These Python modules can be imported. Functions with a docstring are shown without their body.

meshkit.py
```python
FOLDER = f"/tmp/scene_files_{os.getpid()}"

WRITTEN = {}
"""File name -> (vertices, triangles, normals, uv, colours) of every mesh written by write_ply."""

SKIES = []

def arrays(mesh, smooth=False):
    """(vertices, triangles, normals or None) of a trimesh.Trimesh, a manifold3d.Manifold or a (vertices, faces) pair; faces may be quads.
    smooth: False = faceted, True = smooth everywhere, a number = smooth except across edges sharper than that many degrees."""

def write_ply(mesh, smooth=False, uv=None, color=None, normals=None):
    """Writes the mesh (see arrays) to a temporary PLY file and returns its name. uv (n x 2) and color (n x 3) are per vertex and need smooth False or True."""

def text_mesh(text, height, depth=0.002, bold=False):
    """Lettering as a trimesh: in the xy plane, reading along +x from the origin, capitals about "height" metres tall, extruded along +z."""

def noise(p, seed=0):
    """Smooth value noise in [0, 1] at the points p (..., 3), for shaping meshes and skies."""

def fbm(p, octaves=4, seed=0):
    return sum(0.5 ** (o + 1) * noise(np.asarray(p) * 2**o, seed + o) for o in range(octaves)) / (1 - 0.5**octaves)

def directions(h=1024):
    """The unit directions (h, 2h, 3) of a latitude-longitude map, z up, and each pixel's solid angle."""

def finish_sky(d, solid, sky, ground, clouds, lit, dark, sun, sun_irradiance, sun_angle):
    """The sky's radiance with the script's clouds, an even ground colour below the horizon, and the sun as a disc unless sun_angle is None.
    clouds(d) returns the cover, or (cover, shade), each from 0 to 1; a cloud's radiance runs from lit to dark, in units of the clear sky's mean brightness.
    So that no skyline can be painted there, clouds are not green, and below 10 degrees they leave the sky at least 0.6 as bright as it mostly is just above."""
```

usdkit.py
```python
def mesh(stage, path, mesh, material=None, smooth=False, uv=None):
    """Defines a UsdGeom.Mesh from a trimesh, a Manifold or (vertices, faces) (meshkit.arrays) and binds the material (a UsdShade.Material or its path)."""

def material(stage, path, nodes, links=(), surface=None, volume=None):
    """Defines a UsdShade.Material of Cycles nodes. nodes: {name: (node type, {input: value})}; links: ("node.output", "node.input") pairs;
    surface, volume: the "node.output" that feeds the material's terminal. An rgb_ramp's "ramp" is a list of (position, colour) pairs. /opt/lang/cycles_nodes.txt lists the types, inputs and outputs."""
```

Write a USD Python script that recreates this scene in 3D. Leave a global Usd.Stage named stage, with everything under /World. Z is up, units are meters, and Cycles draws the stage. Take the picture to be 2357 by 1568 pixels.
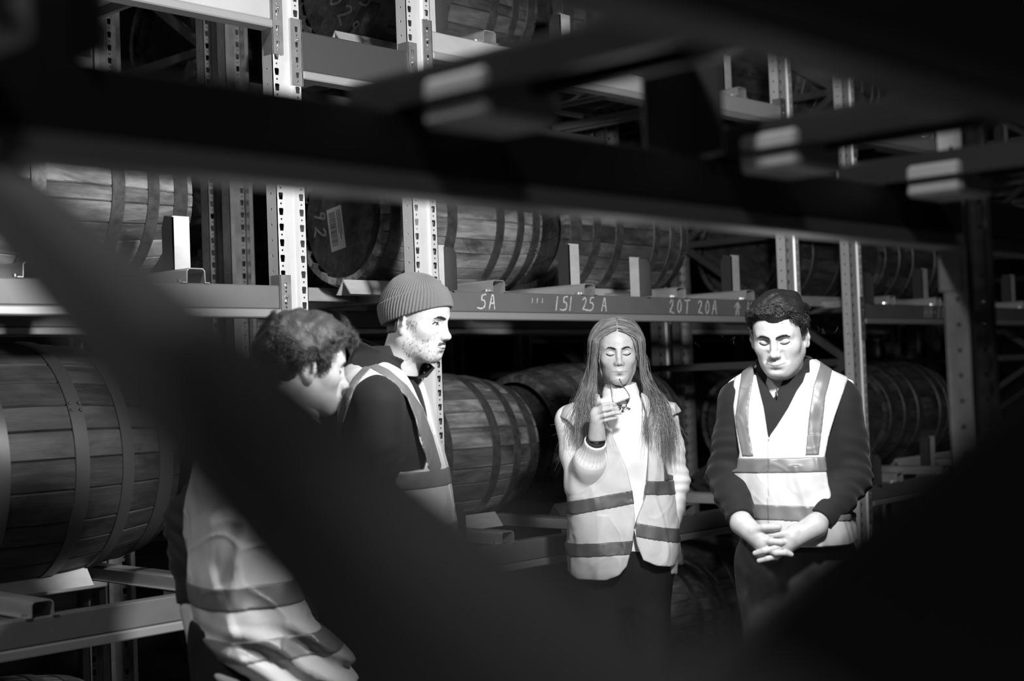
import math, os, random
import numpy as np
import trimesh
import shapely.geometry as sg
from shapely import affinity
from shapely.ops import unary_union
from scipy.interpolate import PchipInterpolator
from concurrent.futures import ThreadPoolExecutor
import usdkit, meshkit
from pxr import Usd, UsdGeom, UsdLux, UsdShade, Sdf, Gf, Vt

stage = Usd.Stage.CreateInMemory()
UsdGeom.SetStageUpAxis(stage, "Z"); UsdGeom.SetStageMetersPerUnit(stage, 1.0)
UsdGeom.Xform.Define(stage, "/World")
PI = math.pi
rng = np.random.default_rng(7)

# ------------------------------------------------------------------ camera
CAM_Z, YAW, PITCH, ROLL, FPX = 1.48, 0.7522, 0.0291, -0.0365, 3274.0
_f = np.array([math.cos(YAW)*math.cos(PITCH), math.sin(YAW)*math.cos(PITCH), math.sin(PITCH)])
_r0 = np.array([math.sin(YAW), -math.cos(YAW), 0.0]); _u0 = np.cross(_r0, _f)
_r = math.cos(ROLL)*_r0 + math.sin(ROLL)*_u0
_u = -math.sin(ROLL)*_r0 + math.cos(ROLL)*_u0
cam = UsdGeom.Camera.Define(stage, "/World/camera")
M = np.eye(4); M[0, :3] = _r; M[1, :3] = _u; M[2, :3] = -_f; M[3, :3] = (0, 0, CAM_Z)
cam.AddTransformOp().Set(Gf.Matrix4d(M.tolist()))
cam.CreateFocalLengthAttr(50.0)
cam.CreateHorizontalApertureAttr(50.0*2357/FPX)
cam.CreateVerticalApertureAttr(50.0*1568/FPX)
cam.CreateClippingRangeAttr(Gf.Vec2f(0.05, 200.0))
cam.CreateFStopAttr(2.0)
cam.CreateFocusDistanceAttr(4.7)
cam.CreateExposureAttr(0.0)

# ------------------------------------------------------------------ light
dome = UsdLux.DomeLight.Define(stage, "/World/ambient_light")
dome.CreateIntensityAttr(0.0035); dome.CreateColorAttr(Gf.Vec3f(1, 1, 1))

def disk_lamp(name, loc, aim, radius, power):
    l = UsdLux.DiskLight.Define(stage, "/World/" + name)
    l.CreateRadiusAttr(radius); l.CreateIntensityAttr(power); l.CreateNormalizeAttr(True)
    loc, aim = np.array(loc, float), np.array(aim, float)
    z = loc - aim; z /= np.linalg.norm(z)
    x = np.cross([0, 0, 1.0], z); x /= np.linalg.norm(x); y = np.cross(z, x)
    m = np.eye(4); m[0, :3] = x; m[1, :3] = y; m[2, :3] = z; m[3, :3] = loc
    l.AddTransformOp().Set(Gf.Matrix4d(m.tolist()))
    return l
KEY = (2.55, 1.36, 2.38)
disk_lamp("flood_lamp_light", KEY, (3.05, 3.6, 1.95), 0.12, 29.0)
disk_lamp("rear_aisle_lamp_light", (-1.2, -2.6, 4.4), (0.6, 0.6, 1.4), 0.3, 5.0)  # added fill behind the camera, lifts the dark diagonal brace
disk_lamp("aisle_lamp_light", (0.1, 2.3, 4.0), (1.7, 2.2, 1.2), 0.2, 15.0)

# ------------------------------------------------------------------ helpers
def numbered(path):
    if not stage.GetPrimAtPath(path): return path
    k = 1
    while stage.GetPrimAtPath("%s_%03d" % (path, k)): k += 1
    return "%s_%03d" % (path, k)

def keys(p, label=None, cat=None, group=None, kind=None):
    for k, v in (("label", label), ("category", cat), ("group", group), ("kind", kind)):
        if v: p.SetCustomDataByKey(k, v)
    return p

def thing(name, label, cat, loc=(0, 0, 0), rz=0.0, group=None, kind=None):
    x = UsdGeom.Xform.Define(stage, numbered("/World/" + name))
    x.AddTranslateOp().Set(Gf.Vec3d(*map(float, loc)))
    if rz: x.AddRotateZOp().Set(math.degrees(rz))
    return keys(x.GetPrim(), label, cat, group, kind)

def part(name, mesh, m, parent=None, smooth=False, label=None, kind=None):
    base = parent.GetPath().pathString if parent else "/World"
    p = usdkit.mesh(stage, numbered(base + "/" + name), mesh, m, smooth=smooth)
    return keys(p.GetPrim(), label, None, None, kind)

class MB:
    """collects pieces of one mesh"""
    def __init__(s): s.v, s.f, s.n = [], [], 0
    def add(s, v, f):
        v = np.asarray(v, float); s.v.append(v); s.f.append(np.asarray(f, int) + s.n); s.n += len(v); return s
    def tm(s, m, T=None):
        m = m.copy()
        if T is not None: m.apply_transform(T)
        return s.add(m.vertices, m.faces)
    def box(s, lo, hi, bev=0.0):
        lo, hi = np.minimum(lo, hi), np.maximum(lo, hi)
        if bev <= 0:
            m = trimesh.creation.box(hi-lo); return s.add(m.vertices + (lo+hi)/2, m.faces)
        pts = []
        for a in (0, 1):
            for b in (0, 1):
                for c in (0, 1):
                    p = np.where([a, b, c], hi, lo); d = np.where([a, b, c], -bev, bev)
                    for k in range(3):
                        q = p + d; q[k] = p[k]; pts.append(q)
        h = trimesh.convex.convex_hull(np.array(pts)); return s.add(h.vertices, h.faces)
    def prism(s, poly, depth, T=None):
        for g in getattr(poly, "geoms", [poly]):
            if g.is_empty or g.area < 1e-9: continue
            m = trimesh.creation.extrude_polygon(g, depth, engine="earcut")
            if T is not None: m.apply_transform(T)
            s.add(m.vertices, m.faces)
        return s
    def tube(s, pts, r, n=8):
        pts = np.asarray(pts, float); r = np.broadcast_to(r, len(pts))
        tan = np.gradient(pts, axis=0); tan /= np.linalg.norm(tan, axis=1, keepdims=True) + 1e-12
        ref = np.array([0, 0, 1.0]) if abs(tan[0, 2]) < .9 else np.array([1.0, 0, 0])
        V = []
        for p, t, rr in zip(pts, tan, r):
            a = np.cross(t, ref); a /= np.linalg.norm(a) + 1e-12; b = np.cross(a, t); ref = b
            ang = np.arange(n)*2*PI/n
            V.append(p + rr*(np.cos(ang)[:, None]*a + np.sin(ang)[:, None]*b))
        V = np.vstack(V); F = []
        for i in range(len(pts)-1):
            for k in range(n):
                a, b = i*n+k, i*n+(k+1) % n
                F += [[a, b+n, b], [a, a+n, b+n]]
        V = np.vstack([V, pts[0], pts[-1]]); c0, c1 = len(V)-2, len(V)-1
        for k in range(n):
            F += [[c0, k, (k+1) % n], [c1, (len(pts)-1)*n+(k+1) % n, (len(pts)-1)*n+k]]
        # consistent winding
        return s.add(V, np.array(F)[:, ::-1])
    def mesh(s):
        return (np.vstack(s.v), np.vstack(s.f))

def basis(o, ex, ey, ez):
    T = np.eye(4); T[:3, 0] = ex; T[:3, 1] = ey; T[:3, 2] = ez; T[:3, 3] = o; return T
XZ = lambda o: basis(o, (1, 0, 0), (0, 0, 1), (0, -1, 0))     # polygon (x,z), depth towards -y
YZ = lambda o: basis(o, (0, 1, 0), (0, 0, 1), (1, 0, 0))      # polygon (y,z), depth towards +x

# ------------------------------------------------------------------ materials
LK = "/World/Looks/"
def grey(v): return (v, v, v)
def plain(name, v, rough=.5, metal=0.0, spec=.5, noise=None, bump=None, sheen=0.0, coat=0.0, trans=0):
    n = {"p": ("principled_bsdf", {"base_color": grey(v), "roughness": rough, "metallic": metal, "specular_ior_level": spec, "sheen_weight": sheen, "coat_weight": coat})}
    l = []
    if noise or bump: n["c"] = ("texture_coordinate", {})
    if noise:                    # (scale, low, high, stretch)
        sc, lo, hi, st = noise
        n["m"] = ("mapping", {"scale": st}); n["n"] = ("noise_texture", {"scale": sc, "detail": 6.0, "roughness": .62})
        n["r"] = ("rgb_ramp", {"ramp": [(.28, grey(lo)), (.72, grey(hi))]})
        l += [("c.object", "m.vector"), ("m.vector", "n.vector"), ("n.fac", "r.fac"), ("r.color", "p.base_color")]
    if bump:                     # (scale, strength, distance, stretch)
        sc, stg, dist, st = bump
        n["bm"] = ("mapping", {"scale": st}); n["bn"] = ("noise_texture", {"scale": sc, "detail": 4.0}); n["b"] = ("bump", {"strength": stg, "distance": dist})
        l += [("c.object", "bm.vector"), ("bm.vector", "bn.vector"), ("bn.fac", "b.height"), ("b.normal", "p.normal")]
    return usdkit.material(stage, LK + name, n, l, surface="p.BSDF")

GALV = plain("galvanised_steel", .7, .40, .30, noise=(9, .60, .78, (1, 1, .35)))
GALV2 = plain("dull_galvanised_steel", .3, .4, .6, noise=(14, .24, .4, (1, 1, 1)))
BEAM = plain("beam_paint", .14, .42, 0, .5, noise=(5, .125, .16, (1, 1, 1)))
LINKB = plain("link_beam_paint", .055, .42)  # darker copy of the beam paint, weaker light put into the colour
PALEB = plain("pale_beam_paint", .42, .4, 0, .5, noise=(5, .38, .46, (1, 1, 1)))  # brighter copy of the beam paint, stronger light put into the colour
LIP = plain("beam_lip_steel", .36, .38, .3)
CHANNEL = plain("channel_steel", .5, .34, .55, noise=(12, .42, .60, (1, .3, 1)))
CHANNEL_N = plain("oiled_channel_steel", .12, .24, .7, noise=(12, .09, .15, (1, .3, 1)))  # darker copy of the channel steel, near-rack shade put into the colour
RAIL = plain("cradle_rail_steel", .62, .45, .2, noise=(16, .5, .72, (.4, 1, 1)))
DARKST = plain("dark_painted_steel", .035, .45, 0, .5)  # near-black tone puts shade into near beams, stop flanges and cask hoops
BRACE = plain("brace_steel", .06, .5, .1)
BRACEG = plain("bracing_grey_steel", .075, .5, .1)
BOLT = plain("bolt_zinc", .6, .25, .9)
CHALK2 = plain("faint_chalk", .16, .95, 0, .1, noise=(120, .05, .25, (1, 1, 1)))
PAPER2 = plain("aged_label_paper", .30, .6)  # darker paper tone for the label on one cask head
CHALK = plain("chalk", .62, .95, 0, .1, noise=(160, .2, .8, (1, 1, 1)))
PAPER = plain("label_paper", .6, .6)
INK = plain("label_ink", .03, .6)
CONCRETE = plain("floor_concrete", .16, .55, noise=(3, .1, .22, (1, 1, 1)))
WALLM = plain("warehouse_wall_sheet", .05, .7)

def wood(name, lo, mid, hi, seed):
    n = {"c": ("texture_coordinate", {}), "o": ("object_info", {}),
         "sh": ("math", {"math_type": "multiply", "value2": 17.0}),
         "cx": ("combine_xyz", {}), "ad": ("vector_math", {"math_type": "add"}),
         "m1": ("mapping", {"scale": (3.0, 30.0, 30.0), "location": (seed, seed*.7, 0)}),
         "n1": ("noise_texture", {"scale": 1.6, "detail": 7.0, "roughness": .65}),
         "m2": ("mapping", {"scale": (2.2, 5.0, 5.0), "location": (0, seed*1.3, seed)}),
         "n2": ("noise_texture", {"scale": 1.7, "detail": 5.0, "roughness": .6, "distortion": .6}),
         "mx": ("mix_float", {"fac": .55}),
         "r": ("rgb_ramp", {"ramp": [(.30, grey(lo)), (.47, grey(mid)), (.68, grey(hi))]}),
         "m3": ("mapping", {"scale": (1.2, 3.2, 3.2), "location": (seed*2.1, 0, 3)}),
         "n3": ("noise_texture", {"scale": 1.1, "detail": 8.0, "roughness": .7, "distortion": 1.2}),
         "r3": ("rgb_ramp", {"ramp": [(.40, grey(.25)), (.50, grey(1.0))]}),
         "mu": ("mix", {"mix_type": "multiply", "fac": .8}),
         "b": ("bump", {"strength": .5, "distance": .004}),
         "p": ("principled_bsdf", {"roughness": .62, "specular_ior_level": .35})}
    l = [("o.random", "sh.value1"), ("sh.value", "cx.x"), ("sh.value", "cx.y"), ("c.object", "ad.vector1"), ("cx.vector", "ad.vector2"),
         ("ad.vector", "m1.vector"), ("m1.vector", "n1.vector"), ("ad.vector", "m2.vector"), ("m2.vector", "n2.vector"),
         ("n1.fac", "mx.a"), ("n2.fac", "mx.b"), ("mx.result", "r.fac"),
         ("ad.vector", "m3.vector"), ("m3.vector", "n3.vector"), ("n3.fac", "r3.fac"),
         ("r.color", "mu.color1"), ("r3.color", "mu.color2"), ("mu.color", "p.base_color"),
         ("n1.fac", "b.height"), ("b.normal", "p.normal")]
    return usdkit.material(stage, LK + name, n, l, surface="p.BSDF")
WOOD = [wood("oak_pale", .05, .24, .52, 1.0), wood("oak_worn", .04, .19, .44, 4.0), wood("oak_stained", .025, .12, .33, 9.0), wood("oak_grey", .045, .22, .46, 14.0)]
WOODD = [wood("old_oak", .022, .075, .17, 2.0), wood("old_oak_worn", .018, .06, .13, 6.0), wood("old_oak_stained", .012, .04, .10, 11.0), wood("old_oak_grey", .02, .07, .15, 17.0)]  # darker copies of the same oak, dim light put into the staves
WOODB = [wood("black_oak", .006, .02, .05, 3.0), wood("black_oak_worn", .008, .026, .06, 8.0)]  # near-black staves carry the shade on the far-left cask
HEADW = wood("oak_head_black", .012, .035, .07, 21.0)
HOOP = plain("hoop_iron", .1, .42, .55, noise=(26, .05, .14, (1, 1, 1)), bump=(60, .3, .002, (1, 1, 1)))

# ------------------------------------------------------------------ setting
def slab(name, lo, hi, m):
    return keys(part(name, MB().box(lo, hi).mesh(), m), None, None, None, "structure")
slab("floor", (-9, -6, -.1), (22, 12, 0), CONCRETE)
slab("ceiling", (-9, -6, 6.2), (22, 12, 6.35), WALLM)
slab("wall_back", (-9, 12, 0), (22, 12.2, 6.2), WALLM)
slab("wall_right", (22, -6, 0), (22.2, 12, 6.2), WALLM)
slab("wall_left", (-9.2, -6, 0), (-9, 12, 6.2), WALLM)
slab("wall_near", (-9, -6.2, 0), (22, -6, 6.2), WALLM)

# ------------------------------------------------------------------ pallet racking
LV = [0.887, 1.813, 2.740]
PW, PD = 0.116, 0.055            # upright width (x) and flange depth (y)

def keyhole_strip(w, z0, z1, zoff=0.0):
    p = sg.box(0, z0, w, z1); holes = []
    z = math.ceil((z0+.03)/.05)*.05 + zoff
    c = w*.5
    while z < z1-.03:
        holes.append(sg.Polygon([(c-.0068, z-.011), (c+.0068, z-.011), (c+.0088, z+.004), (c+.0088, z+.0095), (c+.006, z+.0115), (c-.006, z+.0115), (c-.0088, z+.0095), (c-.0088, z+.004)]))
        holes.append(sg.Point(c, z+.0262).buffer(.0034, 3))
        z += .05
    return sg.Polygon(p.exterior.coords, [list(h.exterior.coords) for h in holes])

def round_strip(w, z0, z1):
    holes = []; z = math.ceil((z0+.03)/.05)*.05 + .01
    while z < z1-.03:
        holes.append(sg.Point(w*.55, z).buffer(.0042, 3)); z += .05
    return sg.Polygon(sg.box(0, z0, w, z1).exterior.coords, [list(h.exterior.coords) for h in holes])

def upright_mesh(x0, yf, z1, face=-1):
    """omega-section rack post: two keyholed strips, a set-back web, drilled side flanges and return lips. face -1: strips look to -y"""
    mb = MB(); t = .0025; sw = .034; s = -face
    ks = keyhole_strip(sw, 0.0, z1)
    # local y: 0 at the face, + into the rack; mirrored when face = +1
    def put(poly, depth, T):
        m = trimesh.creation.extrude_polygon(poly, depth, engine="earcut"); m.apply_transform(T); 
        v = np.array(m.vertices); f = np.array(m.faces)
        if face > 0: v[:, 1] = -v[:, 1]; f = f[:, ::-1]
        mb.add(v + [x0, yf, 0], f)
    put(ks, t, XZ((0, t, 0))); put(ks, t, XZ((PW-sw, t, 0)))
    put(sg.box(sw+.006, 0, PW-sw-.006, z1), t, XZ((0, .010, 0)))
    for a, b in ((sw, sw+.006), (PW-sw, PW-sw-.006)):
        q = sg.Polygon([(a, 0), (b, .0085), (b, .011), (a, .0026)])
        m = trimesh.creation.extrude_polygon(q, z1, engine="earcut"); v = np.array(m.vertices); f = np.array(m.faces)
        if face > 0: v[:, 1] = -v[:, 1]; f = f[:, ::-1]
        mb.add(v + [x0, yf, 0], f)
    rs = round_strip(PD, 0, z1)
    put(rs, t, YZ((0, 0, 0))); put(rs, t, YZ((PW-t, 0, 0)))
    put(sg.box(0, 0, .02, z1), t, XZ((0, PD, 0))); put(sg.box(PW-.02, 0, PW, z1), t, XZ((0, PD, 0)))
    return mb.mesh()

def beam(parent, x0, x1, yf, ztop, face=-1, h=.103, m=BEAM, wide=.05, hooks=True, lip=LIP):
    """box shelf beam with a projecting lower lip, plus the connector plates that hook on to the posts"""
    s = face
    b = part("shelf_beam", MB().box((x0, yf, ztop-h+.028), (x1, yf-s*wide, ztop), .004).mesh(), m, parent)
    part("beam_lip", MB().box((x0, yf+s*.012, ztop-h), (x1, yf-s*wide, ztop-h+.027), .004).mesh(), lip, b, label="pale lower lip of the beam")
    if hooks:
        for xe, d in ((x0, -1), (x1, 1)):
            mb = MB(); a, c = (xe, xe+d*.042)
            z0, z1 = ztop-.185, ztop+.034
            poly = sg.box(min(a, c), z0, max(a, c), z1); cx = (a+c)/2
            hs = []
            for zz in (z0+.035, z0+.085, z0+.135, z0+.185):
                hs.append(sg.Polygon([(cx-.005, zz-.010), (cx+.004, zz-.010), (cx+.006, zz+.008), (cx-.006, zz+.008)])); hs.append(sg.Point(cx, zz-.02).buffer(.004, 3))
            poly = sg.Polygon(poly.exterior.coords, [list(q.exterior.coords) for q in hs])
            mb.prism(poly, .004, XZ((0, yf-.002 if face < 0 else yf+.006, 0)))
            mb.box((xe-.002, yf+s*.006, z0), (xe+.002, yf-s*.04, z1))
            c = part("beam_connector", mb.mesh(), GALV2, b)
            pm = trimesh.creation.icosphere(1, .0055); pm.apply_translation((cx+.002, yf+s*.008, z0+.150))
            part("locking_pin", pm, BOLT, c)
    return b

def support(parent, xc, y0, y1, z, w=.062, h=.045, m=CHANNEL):
    """inverted channel with bolted feet across the two beams"""
    t = .003; hw = w/2
    prof = sg.Polygon([(-hw-.018, 0), (-hw-.018, t), (-hw-t, t), (-hw-t+.001, h-.008), (-hw+.006, h), (hw-.006, h), (hw+t-.001, h-.008), (hw+t, t), (hw+.018, t), (hw+.018, 0), (hw, 0), (hw-.001, h-.010), (hw-.008, h-t), (-hw+.008, h-t), (-hw+.001, h-.010), (-hw, 0)])
    mb = MB().prism(prof, y1-y0, basis((xc, y1, z), (1, 0, 0), (0, 0, 1), (0, -1, 0)))
    s = part("support_channel", mb.mesh(), m, parent)
    b = MB()
    for yy in (y0+.03, y1-.03):
        for dx in (-hw-.010, hw+.010):
            c = trimesh.creation.cylinder(.007, .008, sections=6); c.apply_translation((xc+dx, yy, z+.007)); b.tm(c)
    part("foot_bolt", b.mesh(), BOLT, s, kind="stuff")
    # saddle bracket that hooks down inside the front beam
    part("saddle_bracket", MB().box((xc-.045, y0+.06, z-.055), (xc+.045, y0+.16, z+.0), .004).mesh(), GALV2, s)
    return s

def rail(parent, x0, x1, yc, z, w=.085, h=.056, m=RAIL):
    """inverted-V angle that cradles the cask"""
    t = .004; hw = w/2
    prof = sg.Polygon([(-hw, 0), (0, h), (hw, 0), (hw-.006, 0), (0, h-.009), (-hw+.006, 0)])
    return part("cradle_rail", MB().prism(prof, x1-x0, basis((x0, yc, z), (0, 1, 0), (0, 0, 1), (1, 0, 0))).mesh(), m, parent)

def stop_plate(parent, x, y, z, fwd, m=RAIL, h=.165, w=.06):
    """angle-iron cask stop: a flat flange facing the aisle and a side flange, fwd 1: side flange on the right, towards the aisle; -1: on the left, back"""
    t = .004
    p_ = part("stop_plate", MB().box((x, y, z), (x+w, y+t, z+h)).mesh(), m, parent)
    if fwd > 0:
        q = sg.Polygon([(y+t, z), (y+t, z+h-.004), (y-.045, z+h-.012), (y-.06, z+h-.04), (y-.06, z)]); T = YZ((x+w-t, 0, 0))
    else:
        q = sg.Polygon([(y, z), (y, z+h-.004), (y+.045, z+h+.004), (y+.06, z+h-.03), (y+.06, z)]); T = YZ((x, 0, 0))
    part("side_flange", MB().prism(q, t, T).mesh(), DARKST, p_, label="side flange of the stop plate, shade painted black")  # near-black colour stands in for shade on this flange
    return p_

def frame_braces(parent, x, y0, y1, zs, m=BRACE, diag=True):
    for k in range(len(zs)-1 if diag else 0):
        mb = MB(); a, b = ((y0, y1) if k % 2 == 0 else (y1, y0))
        p, q = np.array([x, a, zs[k]]), np.array([x, b, zs[k+1]])
        d = q-p; L = np.linalg.norm(d); d /= L; n = np.cross(d, (1, 0, 0))
        bx = trimesh.creation.box((.03, .035, L)); bx.apply_transform(basis((p+q)/2, (1, 0, 0), n, d)); mb.tm(bx)
        part("diagonal_brace", mb.mesh(), m, parent)
    for z in zs:
        part("cross_brace", MB().box((x-.014, y0, z-.017), (x+.014, y1, z+.017)).mesh(), m, parent)

RACK_H = 3.9
def rack(label, X0, X1, Yf, Yb, sup, stops=True, beams_front=(0, 1, 2), levels=LV, post=GALV, name="pallet_rack", rails_on=(0, 1, 2), diag=True):
    """one bay: four posts, braced end frames, beams, support channels, cradle rails. X0, X1 outer faces of the posts"""
    t = thing(name, label, "storage rack", (0, 0, 0))
    for x in (X0, X1-PW):
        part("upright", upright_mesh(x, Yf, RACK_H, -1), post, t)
        part("upright", upright_mesh(x, Yb, RACK_H, 1), GALV2, t)  # darker steel on the rear post puts its shade into the colour
        frame_braces(t, x+PW/2, Yf+PD, Yb-PD, [.25, .9, 1.52, 2.2, 2.9, 3.6] if diag else [.25, 1.52, 3.6], diag=diag)
    fb = []
    for k, z in enumerate(levels):
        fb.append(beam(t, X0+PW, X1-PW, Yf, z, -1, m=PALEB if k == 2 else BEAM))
        beam(t, X0+PW, X1-PW, Yb, z, 1)
        for x in sup: support(t, x, Yf-.004, Yb+.004, z)
        if k in rails_on:
            yc = (Yf+Yb)/2+CASK_DY
            for a, b in zip(sup[0::2], sup[1::2]):
                for dy in (-.185, .185): rail(t, a-.39, b-.15, yc+dy, z+.012)
                if stops:
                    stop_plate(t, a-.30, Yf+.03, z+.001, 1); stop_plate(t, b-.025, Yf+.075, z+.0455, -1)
    return t, fb
CASK_DY = 0.04
YF, YB = 3.617, 4.74
Y2F, Y2B = 4.83, 5.95
SUPC = [3.80, 4.322, 4.93, 5.457]
P_ = 2.978
centre, cb = rack("middle cask rack, its shelf beam chalked 5A and 20T 20A, behind the woman", 3.384, 5.892, YF, YB, SUPC, diag=False)
leftr, lb = rack("left cask rack whose bright perforated post rises behind the bent curly-haired man", 3.384-P_+.004, 2.910, YF, YB, [x-P_ for x in SUPC], diag=False)
rightr, rb = rack("galvanised cask rack behind the right-hand man, its shelf beam chalked HH-10", 6.365, 8.873, YF, YB, [x+P_ for x in SUPC])
farr, fb_ = rack("distant cask rack at the right edge beyond the rack chalked HH-10", 6.365+P_, 8.873+P_, YF, YB, [x+2*P_ for x in SUPC])
for k, (lab) in enumerate(("dim back-row cask rack seen through the rack on the left", "dim back-row cask rack behind the middle rack", "dim back-row cask rack behind the right-hand rack", "dim farthest back-row cask rack at the right")):
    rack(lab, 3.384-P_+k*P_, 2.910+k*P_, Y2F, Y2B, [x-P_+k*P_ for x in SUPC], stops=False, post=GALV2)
# beam across the gap between the left and the middle rack, top level
lk = thing("link_beam", "deep grey beam bridging the gap between the two bright perforated posts, top level", "beam", (0, 0, 0))
lbm = beam(lk, 2.910+.001, 3.384-.001, YF, 2.648, -1, h=.16, m=LINKB)

# ------------------------------------------------------------------ handwriting
GL = {"5": [[(.62, 1), (.2, .97), (.15, .58), (.5, .6), (.62, .35), (.5, .08), (.1, .0), (-.25, .05)]],
      "A": [[(0, 0), (.28, .98), (.42, 1), (.62, 0)], [(.12, .42), (.55, .40)]], "1": [[(.1, 0), (.25, 1)]],
      "T": [[(.0, .95), (.75, 1)], [(.38, .97), (.32, 0)]], "2": [[(.05, .8), (.25, 1), (.5, .9), (.45, .6), (.05, .05), (.2, .1), (.65, 0)]],
      "0": [[(.35, 1), (.1, .75), (.05, .3), (.25, 0), (.5, .2), (.6, .65), (.35, 1)]], "H": [[(.05, 0), (.15, 1)], [(.6, 0), (.68, 1)], [(.1, .5), (.65, .52)]],
      "-": [[(.1, .5), (.5, .52)]], "^": [[(.1, 0), (.3, 1)], [(.55, 0), (.42, 1)], [(-.15, .62), (.34, 1.02), (.72, .6)]], "9": [[(.5, .9), (.2, .95), (.1, .65), (.4, .55), (.52, .9), (.45, 0)]],
      "7": [[(0, .95), (.55, 1), (.2, 0)]], "'": [[(.2, .7), (.25, 1)]], "i": [[(.15, .2), (.2, .75)]]}
def writing(text, h, w=.006, slant=.12, adv=.95, seed=1):
    r = np.random.default_rng(seed); out = []; x = 0
    for ch in text:
        if ch == " ": x += .75*h; continue
        for st in GL[ch]:
            pts = [((px+slant*py)*h*.85 + x + r.normal(0, .012*h), py*h + r.normal(0, .012*h)) for px, py in st]
            if len(pts) > 2:
                q = np.array(pts); tt = np.linspace(0, len(q)-1, (len(q)-1)*4+1)
                ln = np.c_[np.interp(tt, range(len(q)), q[:, 0]), np.interp(tt, range(len(q)), q[:, 1])]
                ln[1:-1] = (ln[:-2]+2*ln[1:-1]+ln[2:])/4; pts = ln
            out.append(sg.LineString(pts).buffer(w/2, 2))
        x += adv*h
    return unary_union(out)
def chalk(parent, text, x, z, y, h=.05, seed=1, name="chalk_writing", **k):
    part(name, MB().prism(writing(text, h, seed=seed, **k), .0006, XZ((x, y-.0002, z))).mesh(), CHALK, parent)
zc = LV[1]-.062
chalk(cb[1], "5A", 3.70, zc, YF, .052, 1)
chalk(cb[1], "151 25 A", 4.115, zc, YF, .052, 2, adv=.78)
chalk(cb[1], "iii", 3.98, zc+.02, YF, .03, 8, w=.003, name="smudged_chalk")
chalk(cb[1], "20T 20A", 4.845, zc-.004, YF, .057, 3)
chalk(cb[1], "^ H", 5.335, zc-.008, YF, .056, 4)
chalk(rb[1], "HH-10", 7.13, zc-.004, YF, .056, 5)
chalk(fb_[1], "A 20T 20A", 9.6, zc-.004, YF, .056, 6)

sb = thing("hanging_board", "small white board hanging under the shelf beam at the right edge", "sign", (0, 0, 0))
part("board", MB().box((9.45, 3.598, 1.515), (10.15, 3.610, 1.700), .002).mesh(), PAPER, sb)
part("hanger", MB().box((9.55, 3.612, 1.60), (9.58, 3.640, 1.72)).mesh(), GALV2, sb); part("hanger", MB().box((10.02, 3.612, 1.60), (10.05, 3.640, 1.72)).mesh(), GALV2, sb)
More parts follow.
